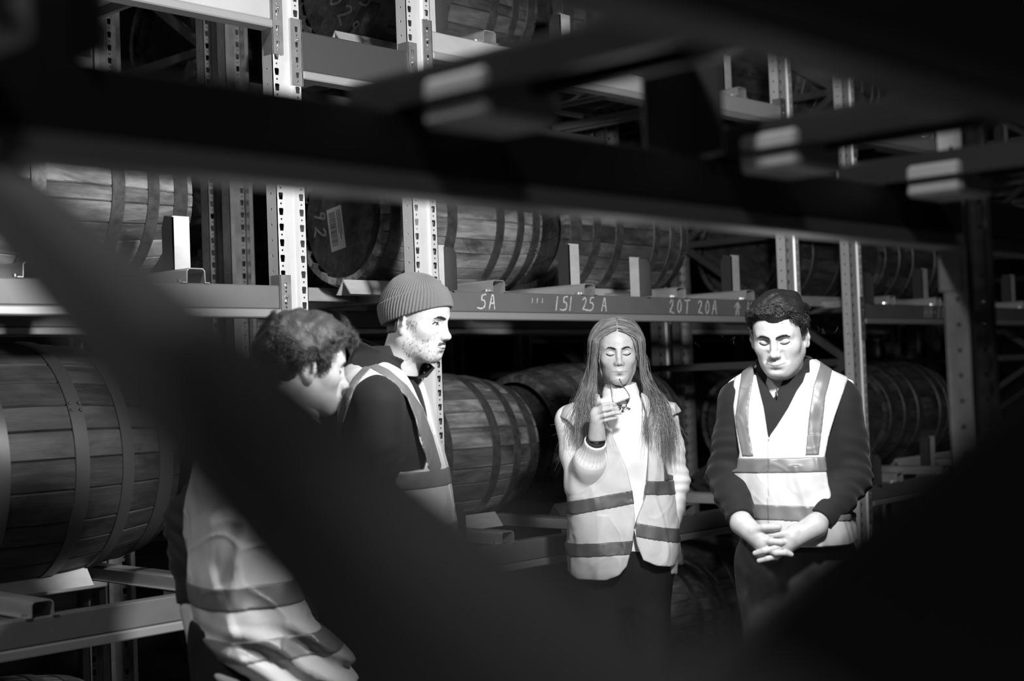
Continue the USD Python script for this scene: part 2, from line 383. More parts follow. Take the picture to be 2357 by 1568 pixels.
# ------------------------------------------------------------------ casks (axis along x, centred on the origin)
def cask_parts(parent, L=.88, rh=.262, rb=.315, ns=29, seed=0, hoops=((.022, .062), (.145, .048), (.28, .05)), woods=None, iron=None):
    woods = woods or WOOD; iron = iron or HOOP
    r = np.random.default_rng(seed)
    prof = lambda x: rb-(rb-rh)*np.abs(2*x/L)**2.1
    wd = r.uniform(.75, 1.3, ns); ang = np.r_[0, np.cumsum(wd/wd.sum())]*2*PI
    xs = np.linspace(-L/2, L/2, 11)
    for i in range(ns):
        a0, a1 = ang[i], ang[i+1]; e = .0022/rb
        aa = np.array([a0+e*.25, a0+e*2.2, (a0+a1)/2, a1-e*2.2, a1-e*.25]); dr = np.array([-.0045, 0, .0006, 0, -.0045])
        R = prof(xs)[:, None]+dr[None]
        out = np.stack([np.broadcast_to(xs[:, None], R.shape), R*np.cos(aa), R*np.sin(aa)], -1)
        Ri = prof(xs)[:, None]-.027+0*dr[None]
        inn = np.stack([np.broadcast_to(xs[:, None], R.shape), Ri*np.cos(aa), Ri*np.sin(aa)], -1)
        nx, na = R.shape; V = np.vstack([out.reshape(-1, 3), inn.reshape(-1, 3)]); F = []
        idx = lambda i_, j_: i_*na+j_
        for p in range(nx-1):
            for q in range(na-1):
                a, b, c, d = idx(p, q), idx(p+1, q), idx(p+1, q+1), idx(p, q+1)
                F += [[a, c, b], [a, d, c]]
            for q, o in ((0, 0), (na-1, 1)):
                a, b = idx(p, q), idx(p+1, q); c, d = a+nx*na, b+nx*na
                F += [[a, b, d], [a, d, c]] if not o else [[a, d, b], [a, c, d]]
        for p, o in ((0, 0), (nx-1, 1)):
            for q in range(na-1):
                a, b = idx(p, q), idx(p, q+1); c, d = a+nx*na, b+nx*na
                F += [[a, c, d], [a, d, b]] if not o else [[a, d, c], [a, b, d]]
        part("stave", (V, np.array(F)), woods[int(r.integers(len(woods)))], parent, smooth=25)
    for off, w in hoops:
        for sgn in (-1, 1):
            c = sgn*(L/2-off-w/2); hx = np.array([c-w/2, c-w/2+.002, c, c+w/2-.002, c+w/2])
            n = 64; aa = np.arange(n)*2*PI/n
            ro = prof(hx)+np.array([.0005, .004, .004, .004, .0005]); ri = prof(hx)-.002
            rows = [np.c_[np.full(n, x), q*np.cos(aa), q*np.sin(aa)] for x, q in zip(hx, ro)]+[np.c_[np.full(n, hx[-1]), ri[-1]*np.cos(aa), ri[-1]*np.sin(aa)], np.c_[np.full(n, hx[0]), ri[0]*np.cos(aa), ri[0]*np.sin(aa)]]
            V = np.vstack(rows); F = []; m = len(rows)
            for p in range(m):
                for q in range(n):
                    a, b = p*n+q, p*n+(q+1) % n; c2, d = ((p+1) % m)*n+q, ((p+1) % m)*n+(q+1) % n
                    F += [[a, b, d], [a, d, c2]]
            h = part("hoop", (V, np.array(F)), iron, parent, smooth=35)
            rv = MB(); ra = r.uniform(0, 2*PI)
            for k in (-.3, .3):
                for da in (0, .06):
                    s = trimesh.creation.icosphere(1, .006); s.apply_translation((c+k*w, (prof(c)+.004)*math.cos(ra+da), (prof(c)+.004)*math.sin(ra+da))); rv.tm(s)
            part("rivet", rv.mesh(), iron, h, kind="stuff")
    rr = prof(L/2)-.02
    for sgn in (-1, 1):
        x0 = sgn*(L/2-.032); w = 2*rr/6
        for k in range(6):
            strip = sg.Point(0, 0).buffer(rr, 20).intersection(sg.box(-rr+k*w+.0012, -rr, -rr+(k+1)*w-.0012, rr))
            mb = MB().prism(strip, .022, basis((x0-(.022 if sgn > 0 else 0), 0, 0), (0, 1, 0), (0, 0, 1), (1, 0, 0)))
            part("head_board", mb.mesh(), HEADW, parent)

def sticker(parent, x, y, z, w, h, rot, bars=True, paper=None):
    """paper label on the head that faces -x; coordinates in the cask's frame"""
    ca, sa = math.cos(rot), math.sin(rot)
    # seen from -x: right on the page is -y, up is +z
    ex = np.array([0, -ca, sa]); ey = np.array([0, sa, ca]); T = basis((x, y, z), ex, ey, np.cross(ex, ey))
    s = part("paper_label", MB().prism(sg.box(-w/2, -h/2, w/2, h/2), .0006, T).mesh(), paper or PAPER, parent)
    T2 = T.copy(); T2[:3, 3] += T[:3, 2]*.0006
    r = np.random.default_rng(5); g = []
    if bars:
        x_ = -w*.4
        while x_ < w*.4:
            b = r.uniform(.0015, .0045); g.append(sg.box(x_, -h*.38, min(x_+b, w*.4), h*.05)); x_ += b+r.uniform(.0012, .003)
        for k in range(3): g.append(sg.box(-w*.42, h*(.16+.1*k), w*r.uniform(.0, .3), h*(.20+.1*k)))
    else:
        for k in range(6): g.append(sg.box(-w*.4, h*(-.38+.13*k), w*.4, h*(-.32+.13*k)))
    part("printed_bars", MB().prism(unary_union(g), .0003, T2).mesh(), INK, s)

def head_chalk(parent, text, x, y, z, h, rot, seed=3, w=.009):
    ca, sa = math.cos(rot), math.sin(rot); ex = np.array([0, -ca, sa]); ey = np.array([0, sa, ca])
    part("chalk_writing", MB().prism(writing(text, h, w, seed=seed, slant=.2), .0006, basis((x, y, z), ex, ey, np.cross(ex, ey))).mesh(), CHALK2, parent)

CASKC = LV[1]; CZ = .327
casks = {}
def cask(label, x, y, z, roll, src=None, group=None, **k):
    if src is None:
        c = thing("cask", label, "cask", (x, y, z), group=group); cask_parts(c, **k)
        UsdGeom.Xformable(c).AddRotateXOp().Set(roll)
    else:
        c = thing("cask", label, "cask", (x, y, z), group=group); c.GetReferences().AddInternalReference(src.GetPath())
        UsdGeom.Xformable(c).AddRotateXOp().Set(roll)
    return c
YC = (YF+YB)/2+CASK_DY; YC2 = (Y2F+Y2B)/2+CASK_DY
# one pattern per kind
c1 = cask("oak cask with pale staves over the 5A beam, paper label on its dark head", 4.00, YC, LV[1]+CZ, 20, seed=1)
sticker(c1, -.44+.031, .045, -.055, .17, .088, math.radians(-62), paper=PAPER2); 
head_chalk(c1, "27", -.44+.031, -.10, .12, .07, math.radians(-30)); head_chalk(c1, "92", -.44+.031, .2, -.02, .07, math.radians(-70), 9)
head_chalk(c1, "7T1", -.44+.031, .12, .17, .06, math.radians(-35), 4)
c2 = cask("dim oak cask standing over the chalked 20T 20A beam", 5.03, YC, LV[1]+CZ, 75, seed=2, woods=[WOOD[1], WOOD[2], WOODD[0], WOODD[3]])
c3 = cask("large shade-darkened oak cask on the low shelf at the far left", 2.06, YC-.06, LV[0]+.40, 10, seed=3, woods=WOODB, iron=DARKST, L=1.0, rh=.31, rb=.375, hoops=((.03, .06), (.19, .045), (.35, .05)))  # shade on this cask is put into stave and hoop colour
def plain_copy(label, x, y, z, roll, src, group=None):
    c = cask(label, x, y, z, roll, src, group)
    return c
base2 = c2
dark2 = cask("scuffed shade-darkened oak cask on the low shelf directly left of the woman", 4.92, YC-.02, LV[0]+CZ+.03, 330, seed=12, woods=WOODD)
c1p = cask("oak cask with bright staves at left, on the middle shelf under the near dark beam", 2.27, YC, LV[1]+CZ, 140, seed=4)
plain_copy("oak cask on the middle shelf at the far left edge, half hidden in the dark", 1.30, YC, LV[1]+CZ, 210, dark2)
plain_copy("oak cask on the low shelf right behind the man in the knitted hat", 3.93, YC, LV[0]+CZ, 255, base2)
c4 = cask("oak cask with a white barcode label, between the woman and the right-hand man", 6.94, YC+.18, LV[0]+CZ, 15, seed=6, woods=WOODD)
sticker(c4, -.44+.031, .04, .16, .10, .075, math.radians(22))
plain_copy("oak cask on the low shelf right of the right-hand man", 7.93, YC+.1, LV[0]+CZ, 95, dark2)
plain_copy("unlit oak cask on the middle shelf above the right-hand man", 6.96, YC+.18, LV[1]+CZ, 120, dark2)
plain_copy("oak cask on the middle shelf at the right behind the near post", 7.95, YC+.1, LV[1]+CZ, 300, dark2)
c5 = cask("stained oak cask near the floor between the woman and the right-hand man", 5.22, YC-.02, CZ-.012, 60, seed=8, woods=[WOOD[0], WOOD[0], WOOD[3]])  # paler staves put the light this cask misses into the colour
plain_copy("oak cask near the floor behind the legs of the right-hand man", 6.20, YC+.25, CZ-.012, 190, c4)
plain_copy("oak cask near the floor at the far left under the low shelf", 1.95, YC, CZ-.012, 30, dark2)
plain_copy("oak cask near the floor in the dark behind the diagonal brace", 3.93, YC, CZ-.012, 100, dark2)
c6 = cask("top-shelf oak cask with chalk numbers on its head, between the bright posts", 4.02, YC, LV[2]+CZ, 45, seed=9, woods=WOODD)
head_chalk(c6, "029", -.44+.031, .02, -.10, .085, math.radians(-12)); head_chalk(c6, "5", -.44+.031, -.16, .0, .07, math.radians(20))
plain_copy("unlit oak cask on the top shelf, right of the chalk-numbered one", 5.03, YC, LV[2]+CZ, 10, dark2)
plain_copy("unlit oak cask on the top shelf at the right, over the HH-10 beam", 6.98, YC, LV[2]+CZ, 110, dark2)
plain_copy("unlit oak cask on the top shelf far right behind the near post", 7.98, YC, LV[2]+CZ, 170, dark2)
k = 0
for i, dx in enumerate((0, P_)):
    for j, x in enumerate((4.02, 5.05)):
        for lev, nm in ((LV[1], "middle"), (LV[0], "low"), (LV[2], "top")):
            if lev == LV[0] and i == 0 and j == 0: continue
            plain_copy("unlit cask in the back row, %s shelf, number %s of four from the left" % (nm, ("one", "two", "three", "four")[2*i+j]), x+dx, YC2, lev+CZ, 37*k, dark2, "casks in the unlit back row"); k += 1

# ------------------------------------------------------------------ near rack, dark and out of focus, between the camera and the aisle
NF, NR = 1.30, 0.53              # aisle face, rear face
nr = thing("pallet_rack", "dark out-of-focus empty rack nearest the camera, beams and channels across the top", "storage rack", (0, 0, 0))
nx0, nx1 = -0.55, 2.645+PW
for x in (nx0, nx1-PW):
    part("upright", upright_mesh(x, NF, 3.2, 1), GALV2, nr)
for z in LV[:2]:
    beam(nr, nx0+PW, nx1-PW, NF, z, 1, m=DARKST, lip=LIP, wide=.05)  # beams coloured near-black for the shadow they stand in
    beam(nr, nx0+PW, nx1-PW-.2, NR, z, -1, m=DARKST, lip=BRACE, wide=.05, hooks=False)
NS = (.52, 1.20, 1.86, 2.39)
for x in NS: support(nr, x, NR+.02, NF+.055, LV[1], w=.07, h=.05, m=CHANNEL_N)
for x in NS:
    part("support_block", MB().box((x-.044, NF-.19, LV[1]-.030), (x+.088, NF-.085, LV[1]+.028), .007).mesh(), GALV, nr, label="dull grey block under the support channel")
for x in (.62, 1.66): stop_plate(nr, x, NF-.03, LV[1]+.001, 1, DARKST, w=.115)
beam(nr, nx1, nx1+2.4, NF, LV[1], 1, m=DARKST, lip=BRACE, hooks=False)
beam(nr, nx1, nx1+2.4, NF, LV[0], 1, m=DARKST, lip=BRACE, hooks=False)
def bar(parent, p, q, w, t, m, name="diagonal_brace"):
    p, q = np.array(p, float), np.array(q, float); d = q-p; L = np.linalg.norm(d); d /= L; sd_ = np.cross(d, (0, 0, 1)); sd_ /= np.linalg.norm(sd_); n = np.cross(sd_, d)
    b = trimesh.creation.box((w, t, L)); b.apply_transform(basis((p+q)/2, n, sd_, d)); return part(name, MB().tm(b).mesh(), m, parent)
xb = thing("cross_bracing", "strongly blurred dark diagonal braces right in front of the camera, crossing at the bottom", "brace", (0, 0, 0))
p1, p2 = np.array((.2938, .4323, 1.4837)), np.array((.2204, .2473, 1.4357))
bar(xb, p1-4.2*(p2-p1), p2+.75*(p2-p1), .047, .032, BRACEG)
bar(xb, (.10, .34, 1.17), (1.1, .34, 1.475), .16, .012, DARKST)
# ------------------------------------------------------------------ implicit surfaces for people and cloth
f32 = np.float32
def ell(p, c, r, rot=None):
    q = p-np.asarray(c, f32)
    if rot is not None: q = q @ np.asarray(rot, f32)
    r = np.asarray(r, f32); q = q/r
    k0 = np.sqrt((q*q).sum(1)); q = q/r; k1 = np.sqrt((q*q).sum(1))+1e-9
    return k0*(k0-1)/k1
def cap(p, a, b, ra, rb=None):
    a = np.asarray(a, f32); d = np.asarray(b, f32)-a; rb = ra if rb is None else rb
    q = p-a; L = float(d@d)+1e-12
    t = np.clip(q @ d/f32(L), 0, 1)
    q = q-t[:, None]*d
    return np.sqrt((q*q).sum(1))-(f32(ra)+t*f32(rb-ra))
def chain(p, pts, rs, k=.0):
    d = None
    for a, b, ra, rb in zip(pts[:-1], pts[1:], rs[:-1], rs[1:]):
        e = cap(p, a, b, ra, rb); d = e if d is None else (smin(d, e, k) if k else np.minimum(d, e))
    return d
def smin(a, b, k):
    h = np.maximum(k-np.abs(a-b), 0)/f32(k); return np.minimum(a, b)-h*h*f32(k*.25)
def smax(a, b, k): return -smin(-a, -b, k)
def plane(p, n, o):
    n = np.asarray(n, float); n = n/np.linalg.norm(n); return p @ n.astype(f32)-f32(np.dot(n, o))
def rotm(rx=0, ry=0, rz=0):
    cx, sx, cy, sy, cz, sz = math.cos(rx), math.sin(rx), math.cos(ry), math.sin(ry), math.cos(rz), math.sin(rz)
    return np.array([[cz, -sz, 0], [sz, cz, 0], [0, 0, 1]]) @ np.array([[cy, 0, sy], [0, 1, 0], [-sy, 0, cy]]) @ np.array([[1, 0, 0], [0, cx, -sx], [0, sx, cx]])
POOL = ThreadPoolExecutor(4)
def evaluate(f, P):
    P = np.ascontiguousarray(P, f32); n = len(P)
    if n < 20000: return f(P).astype(f32)
    return np.concatenate(list(POOL.map(lambda c: f(c).astype(f32), np.array_split(P, max(4, n//25000)))))
def isomesh(f, lo, hi, h, smooth_it=0):
    """surface nets on a grid that is only evaluated near the surface"""
    lo, hi = np.asarray(lo, float), np.asarray(hi, float); B = 4
    nb = np.maximum(np.ceil((hi-lo)/(h*B)).astype(int), 1); n = nb*B+1
    g = np.stack(np.meshgrid(*[np.arange(k) for k in nb], indexing="ij"), -1).reshape(-1, 3)
    c = lo+(g+.5)*h*B; d = evaluate(f, c)
    keep = np.abs(d) < h*B*1.25
    V = np.empty(n, f32)
    Vb = np.where(d > 0, 1., -1.).astype(f32).reshape(nb)
    V[:] = 1.0
    V[:-1, :-1, :-1] = np.repeat(np.repeat(np.repeat(Vb, B, 0), B, 1), B, 2)
    need = np.zeros(n, bool); gk = g[keep]
    off = np.stack(np.meshgrid(*[np.arange(B+1)]*3, indexing="ij"), -1).reshape(-1, 3)
    for o in off:
        q = gk*B+o; need[q[:, 0], q[:, 1], q[:, 2]] = True
    idx = np.argwhere(need)
    V[need] = evaluate(f, lo+idx*h)
    V[0], V[-1] = np.maximum(V[0], 1e-4), np.maximum(V[-1], 1e-4); V[:, 0], V[:, -1] = np.maximum(V[:, 0], 1e-4), np.maximum(V[:, -1], 1e-4); V[:, :, 0], V[:, :, -1] = np.maximum(V[:, :, 0], 1e-4), np.maximum(V[:, :, -1], 1e-4)
    S = V < 0
    cs = sum(S[a:n[0]-1+a, b:n[1]-1+b, e:n[2]-1+e].astype(np.int8) for a in (0, 1) for b in (0, 1) for e in (0, 1))
    cells = np.argwhere((cs > 0) & (cs < 8))
    if not len(cells): return np.zeros((0, 3)), np.zeros((0, 3), int)
    cid = np.full(n-1, -1, np.int32); cid[tuple(cells.T)] = np.arange(len(cells))
    acc = np.zeros((len(cells), 3)); cnt = np.zeros(len(cells))
    cor = [(a, b, e) for a in (0, 1) for b in (0, 1) for e in (0, 1)]
    val = {k: V[cells[:, 0]+k[0], cells[:, 1]+k[1], cells[:, 2]+k[2]].astype(float) for k in cor}
    for k in cor:
        for ax in range(3):
            if k[ax]: continue
            k2 = tuple(1 if i == ax else k[i] for i in range(3)); a, b = val[k], val[k2]
            m = (a < 0) != (b < 0); t = a[m]/(a[m]-b[m])
            p = np.tile(np.array(k, float), (m.sum(), 1)); p[:, ax] += t
            acc[m] += p; cnt[m] += 1
    P = lo+(cells+acc/cnt[:, None])*h
    F = []
    for ax in range(3):
        o1, o2 = [i for i in range(3) if i != ax]
        if ax == 1: o1, o2 = o2, o1
        sl = [slice(1, n[i]-1) for i in range(3)]; sl[ax] = slice(0, n[ax]-1); s2 = list(sl); s2[ax] = slice(1, n[ax])
        A, Bv = S[tuple(sl)], S[tuple(s2)]
        e = np.argwhere(A != Bv); st = A[tuple(e.T)]
        base = e+1; base[:, ax] -= 1
        def cc(d1, d2):
            q = base.copy(); q[:, o1] += d1; q[:, o2] += d2; return cid[tuple(q.T)]
        a, b, c2, d2 = cc(-1, -1), cc(0, -1), cc(0, 0), cc(-1, 0)
        q = np.stack([a, b, c2, d2], 1); q[~st] = q[~st][:, ::-1]
        F += [q[:, [0, 1, 2]], q[:, [0, 2, 3]]]
    F = np.vstack(F)
    F = F[(F >= 0).all(1)]
    return P, F
def wob(p, s, seed=0, oct=2):
    """cheap smooth noise, about -1..1"""
    r = np.random.default_rng(seed); out = 0; amp = 1.0
    for o in range(oct):
        for k in range(3):
            w = r.normal(size=3); w = (w/np.linalg.norm(w)*s*2**o).astype(f32)
            out = out+f32(amp/2)*np.sin(p @ w+f32(r.uniform(0, 6.28))+np.sin(p @ (np.roll(w, 1)*f32(.7)))*f32(1.2))
        amp *= .5
    return out

# ------------------------------------------------------------------ heads (x to the person's left, -y forward, z up, origin between the ears at eye height)
class Head:
    def __init__(s, **k):
        s.jaw, s.chin, s.nose, s.brow, s.cheek, s.lip, s.neck, s.lid, s.width, s.face = 1., 1., 1., 1., 1., 1., .056, 1.0, 1., 1.
        s.smile = 0.0; s.open = 0.0; s.long = 1.0; s.fat = 0.0; s.crease = 1.0; s.muz = 1.0; s.earr = .60; s.lipt = .32
        s.__dict__.update(k)
    def sdf(s, p):
        q = p.copy(); q[:, 0] = np.abs(q[:, 0])/s.width
        q[:, 2] = np.where(q[:, 2] < 0, q[:, 2]/s.long, q[:, 2])
        w = s.jaw
        d = ell(q, (0, .014, .034), (.0765, .098, .084))                                    # skull
        d = smin(d, ell(q, (0, -.030, .030), (.066, .063, .066)), .03)                      # forehead
        d = smin(d, ell(q, (0, -.026, -.030), (.061*s.face, .064, .070)), .03)              # mid face
        d = smin(d, cap(q, (.050*w, .010, -.058), (.020*w, -.060, -.094), .020, .017), .035)  # jaw line
        d = smin(d, ell(q, (0, -.035, -.068), (.046*w, .046, .040)), .03)
        d = smin(d, cap(q, (0, -.071, -.098*s.chin), (.009, -.069, -.097*s.chin), .0150), .025)            # chin
        if s.fat: d = smin(d, ell(q, (0, -.012, -.095), (.044, .05, .03)), .03)-f32(s.fat)
        d = smin(d, ell(q, (.044, -.052, -.026), (.021*s.cheek, .022, .019)), .024)           # cheekbone
        d = smin(d, cap(q, (.012, -.0845, .017), (.043, -.0705, .020), .0085*s.brow, .008*s.brow), .018)   # brow
        d = smin(d, ell(q, (0, -.073, -.066), (.028*s.muz, .0235, .026*s.muz)), .026)                    # muzzle
        d = smax(d, -ell(q, (.0325, -.0935, .0005), (.0200, .0145, .0125)), .014)              # sockets
        d = smax(d, -ell(q, (.0175, -.0955, .000), (.0075, .0085, .010)), .012)
        n = s.nose                                                                         # nose
        nb = cap(q, (0, -.0855, .012), (0, -.0985-.006*n, -.030), .0080, .0092)
        nb = smin(nb, ell(q, (0, -.1015-.007*n, -.0345), (.0112*n, .0108, .0098)), .008)
        nb = smin(nb, ell(q, (.0122*n, -.0955-.003*n, -.0380), (.0082, .0115, .0082)), .006)
        d = smin(d, nb, .012)
        d = smax(d, -cap(q, (.0062, -.1005-.003*n, -.0460), (.0072, -.0965, -.0410), .0031, .0022), .003)   # nostrils
        if s.crease: d = smax(d, -cap(q, (.0205*n, -.0905+.002*(1-s.crease), -.036), (.030, -.083+.003*(1-s.crease), -.060), .0015*s.crease, .0008*s.crease), .018)       # smile crease
        d = smax(d, -cap(q, (0, -.1025, -.0515), (0, -.099, -.0575), .0020), .006)                   # philtrum
        # lips
        cz = -.0702+.004*s.smile; cx = .0250+.003*s.smile
        up = smin(cap(q, (.005, -.0958, -.0645), (cx, -.0840, cz), .0058*s.lip, .0020), cap(q, (0, -.0958, -.0655), (.006, -.0956, -.0645), .0052*s.lip), .004)
        low = cap(q, (0, -.0938, -.0760-s.open), (cx-.003, -.0840, cz-.001-.4*s.open), .0066*s.lip, .0024)
        d = smin(d, up, .006); d = smin(d, low, .0022)
        if s.open: d = smax(d, -cap(q, (0, -.1010, -.0702-.5*s.open), (cx-.004, -.0890, cz-.0004), .0010+.6*s.open, .0012), .003)
        d = smax(d, -ell(q, (0, -.0980, -.0862), (.018, .006, .0045)), .012)                  # below the lip
        # eyelids over the eyeball
        lid = ell(q, (.0322, -.0700, -.0008), (.0160, .0142, .0128))
        d = smin(d, lid, .0035)
        ec = q.copy(); ec[:, 1] = 0
        fr = q[:, 1]+f32(.055)
        cr = chain(ec, [(.0195, 0, .0020), (.0260, 0, .0068), (.0335, 0, .0082), (.0410, 0, .0066), (.0475, 0, .0022)], [.0006, .0010, .0011, .0010, .0005])
        d = smax(d, -np.maximum(np.maximum(cr, -(d+f32(.0018))), fr), .0022)
        slit = s.slit(ec)
        d = smax(d, -np.maximum(np.maximum(slit, -(d+f32(.0016))), fr), .0014)
        if s.lid < 1:                                                          # open eye: cut the lids back to the eyeball
            op = np.maximum(ell(ec, (.0325, 0, -.0018), (.0125, .01, .0052*(1.6-s.lid))), fr)
            d = smax(d, -op, .0015)
        # ear
        R = rotm(0, 0, s.earr)
        qe = (q-np.array([.0745+.012*(s.earr-.42), .012, -.010], f32)) @ R.astype(f32)
        ear = ell(qe, (0, 0, 0), (.0085, .0195, .0315))
        ear = smin(ear, ell(qe, (.0, -.006, -.026), (.0065, .0095, .012)), .008)
        ear = smax(ear, -ell(qe, (.010, -.003, .001), (.0095, .0115, .0195)), .006)
        ear = smin(ear, ell(qe, (.0015, -.0155, -.004), (.005, .0045, .008)), .004)
        d = smin(d, ear, .006)
        # neck
        d = smin(d, cap(q, (0, .022, -.055), (0, .045, -.20), s.neck, s.neck*1.06), .03)
        return d
    def eyeballs(s):
        o = []
        for x in (-1, 1):
            b = trimesh.creation.icosphere(3, .0122); b.apply_translation((x*.0318*s.width, -.0702, -.0012)); o.append(b)
        return o
    def brow_sdf(s, p, base, thick=1.0, arch=0.0):
        q = p.copy(); q[:, 0] = np.abs(q[:, 0])/s.width
        y = q[:, 1].copy(); q[:, 1] = 0
        a = chain(q, [(.0135, 0, .0152), (.022, 0, .0176+.5*arch), (.031, 0, .0195+arch), (.040, 0, .0192+arch), (.0505, 0, .0140)], np.array([.0036, .0042, .0038, .0030, .0010])*thick, .003)
        a = a+f32(.0006)*np.sin(q[:, 0]*1500+q[:, 2]*1100)
        return np.maximum(np.maximum(base-f32(.0014), a), y+f32(.045))
    def tone(s, v):
        """skin tone factor per vertex: lips darker, shade painted into mouth line and nostrils"""
        q = np.asarray(v, f32).copy(); q[:, 0] = np.abs(q[:, 0])/s.width; q[:, 2] = np.where(q[:, 2] < 0, q[:, 2]/s.long, q[:, 2])
        cz = -.0695+.004*s.smile; cx = .0250+.003*s.smile
        lip = np.minimum(cap(q, (.003, -.0958, -.0650), (cx, -.0840, cz), .0058*s.lip, .0022), cap(q, (0, -.0938, -.0760-s.open), (cx-.003, -.0840, cz-.001-.4*s.open), .0066*s.lip, .0026))
        q2 = q.copy(); q2[:, 1] = 0
        line = cap(q2, (0, 0, -.0703-.5*s.open), (cx+.002, 0, cz), .0012+.8*s.open, .0008)
        t = np.where((q[:, 1] < -.07), 1-s.lipt*np.clip((.0012-lip)/.0012, 0, 1)-.5*np.clip((.0010-line)/.0010, 0, 1), 1.0)
        nos = cap(q, (.0062, -.1005-.003*s.nose, -.0460), (.0072, -.0965, -.0410), .0030, .0022)
        return t*(1-.6*np.clip((.0010-nos)/.0010, 0, 1))
    def slit(s, ec):
        z = -.0085 if s.lid >= 1 else .0030
        return chain(ec, [(.0180, 0, -.0052), (.0250, 0, z+.0002), (.0325, 0, z-.0008), (.0400, 0, z+.0010), (.0478, 0, -.0028)], [.0004, .0008, .0009, .0009, .0005])
    def lash_sdf(s, p, base, w=.0008):
        q = p.copy(); q[:, 0] = np.abs(q[:, 0])/s.width; y = q[:, 1].copy(); ec = q.copy(); ec[:, 1] = 0
        return np.maximum(np.maximum(base-f32(.0012), s.slit(ec)-f32(w)), y+f32(.05))
    def lash_curve(s, x, open=False):
        t = np.linspace(-1, 1, 13); R = .0139
        z = -.0075*s.lid+.12*np.abs(t*.0105)-.0004
        xx = t*.0118; yy = -np.sqrt(np.maximum(R*R-xx**2-z**2, 1e-7))
        return np.c_[(x*.0318+xx)*1.0, -.0702+yy, -.0012+z]
# ------------------------------------------------------------------ people: materials
def skin_mat(name, v, rough=.45):
    n = {"a": ("attribute", {"attribute": "tone"}), "c": ("texture_coordinate", {}), "n": ("noise_texture", {"scale": 55.0, "detail": 4.0}), "n2": ("noise_texture", {"scale": 420.0, "detail": 2.0}),
         "r": ("rgb_ramp", {"ramp": [(.3, grey(v*.9)), (.7, grey(v*1.06))]}), "m": ("mix", {"mix_type": "multiply", "fac": 1.0}),
         "b": ("bump", {"strength": .18, "distance": .0012}),
         "p": ("principled_bsdf", {"roughness": rough, "specular_ior_level": .4, "subsurface_weight": .12, "subsurface_radius": (.6, .6, .6), "subsurface_scale": .008})}
    return usdkit.material(stage, LK+name, n, [("c.object", "n.vector"), ("n.fac", "r.fac"), ("r.color", "m.color1"), ("a.color", "m.color2"), ("m.color", "p.base_color"),
                                                ("c.object", "n2.vector"), ("n2.fac", "b.height"), ("b.normal", "p.normal")], surface="p.BSDF")
SKIN = skin_mat("skin", .52)
def cloth_mat(name, v, bump=.35, sc=700, sheen=.0, rough=.8, var=.06, spec=.3, metal=0.0):
    n = {"c": ("texture_coordinate", {}), "n": ("noise_texture", {"scale": 18.0, "detail": 5.0}), "r": ("rgb_ramp", {"ramp": [(.3, grey(v*(1-var))), (.7, grey(v*(1+var)))]}),
         "n2": ("noise_texture", {"scale": sc, "detail": 2.0}), "b": ("bump", {"strength": bump, "distance": .001}),
         "p": ("principled_bsdf", {"roughness": rough, "specular_ior_level": spec, "sheen_weight": sheen, "metallic": metal})}
    return usdkit.material(stage, LK+name, n, [("c.object", "n.vector"), ("n.fac", "r.fac"), ("r.color", "p.base_color"), ("c.object", "n2.vector"), ("n2.fac", "b.height"), ("b.normal", "p.normal")], surface="p.BSDF")
HIVIS = cloth_mat("hi_vis_fabric", .62, .25, 900, rough=.65)
TAPE = cloth_mat("reflective_tape", .22, .15, 1500, rough=.45, metal=.3)
TAPE_D = cloth_mat("reflective_tape_dark", .13, .15, 1500, rough=.45, metal=.3)
JACKET = cloth_mat("dark_fleece", .014, .4, 500, sheen=.07)
JACKET2 = cloth_mat("dark_softshell", .016, .25, 900, sheen=.06)
DENIM = cloth_mat("denim", .075, .5, 1100, var=.35)
BLACKCLOTH = cloth_mat("black_trousers", .008, .2, 700)
SHOE = cloth_mat("shoe_leather", .03, .1, 300, rough=.4)
KNITW = cloth_mat("white_knit", .88, .5, 420, rough=.9, var=.03)
KNITG = cloth_mat("grey_knit", .13, .6, 500, rough=.95, sheen=.2)
EYEW = plain("eye_white", .62, .2); EYED = plain("iris", .02, .15); LASH = plain("dark_hair_fine", .015, .6)
def hair_mat(name, stops, rough=.42):
    n = {"h": ("hair_info", {}), "r": ("rgb_ramp", {"ramp": stops}), "i": ("math", {"math_type": "multiply_add", "value2": .5, "value3": .75}), "m": ("mix", {"mix_type": "multiply", "fac": 1.0}),
         "cc": ("combine_xyz", {}), "p": ("principled_bsdf", {"roughness": rough, "specular_ior_level": .6})}
    return usdkit.material(stage, LK+name, n, [("h.intercept", "r.fac"), ("r.color", "p.base_color")], surface="p.BSDF")
HAIR_W = [hair_mat("fair_hair_%s" % n, [(0, grey(.20*k)), (.12, grey(.36*k)), (.35, grey(.40*k)), (.55, grey(.62*k)), (1, grey(.68*k))]) for n, k in (("shade", .75), ("mid", 1.1), ("light", 1.4))]
HAIR_M = hair_mat("dark_hair", [(0, grey(.012)), (1, grey(.03))])
HAIR_L = hair_mat("brown_hair", [(0, grey(.03)), (1, grey(.09))])
HAIRB_W = plain("fair_hair_base", .30, .6); HAIRB_M = plain("dark_hair_base", .012, .55, bump=(90, 1.0, .004, (1, 1, 1))); HAIRB_L = plain("brown_hair_base", .035, .6, bump=(90, 1.0, .004, (1, 1, 1)))

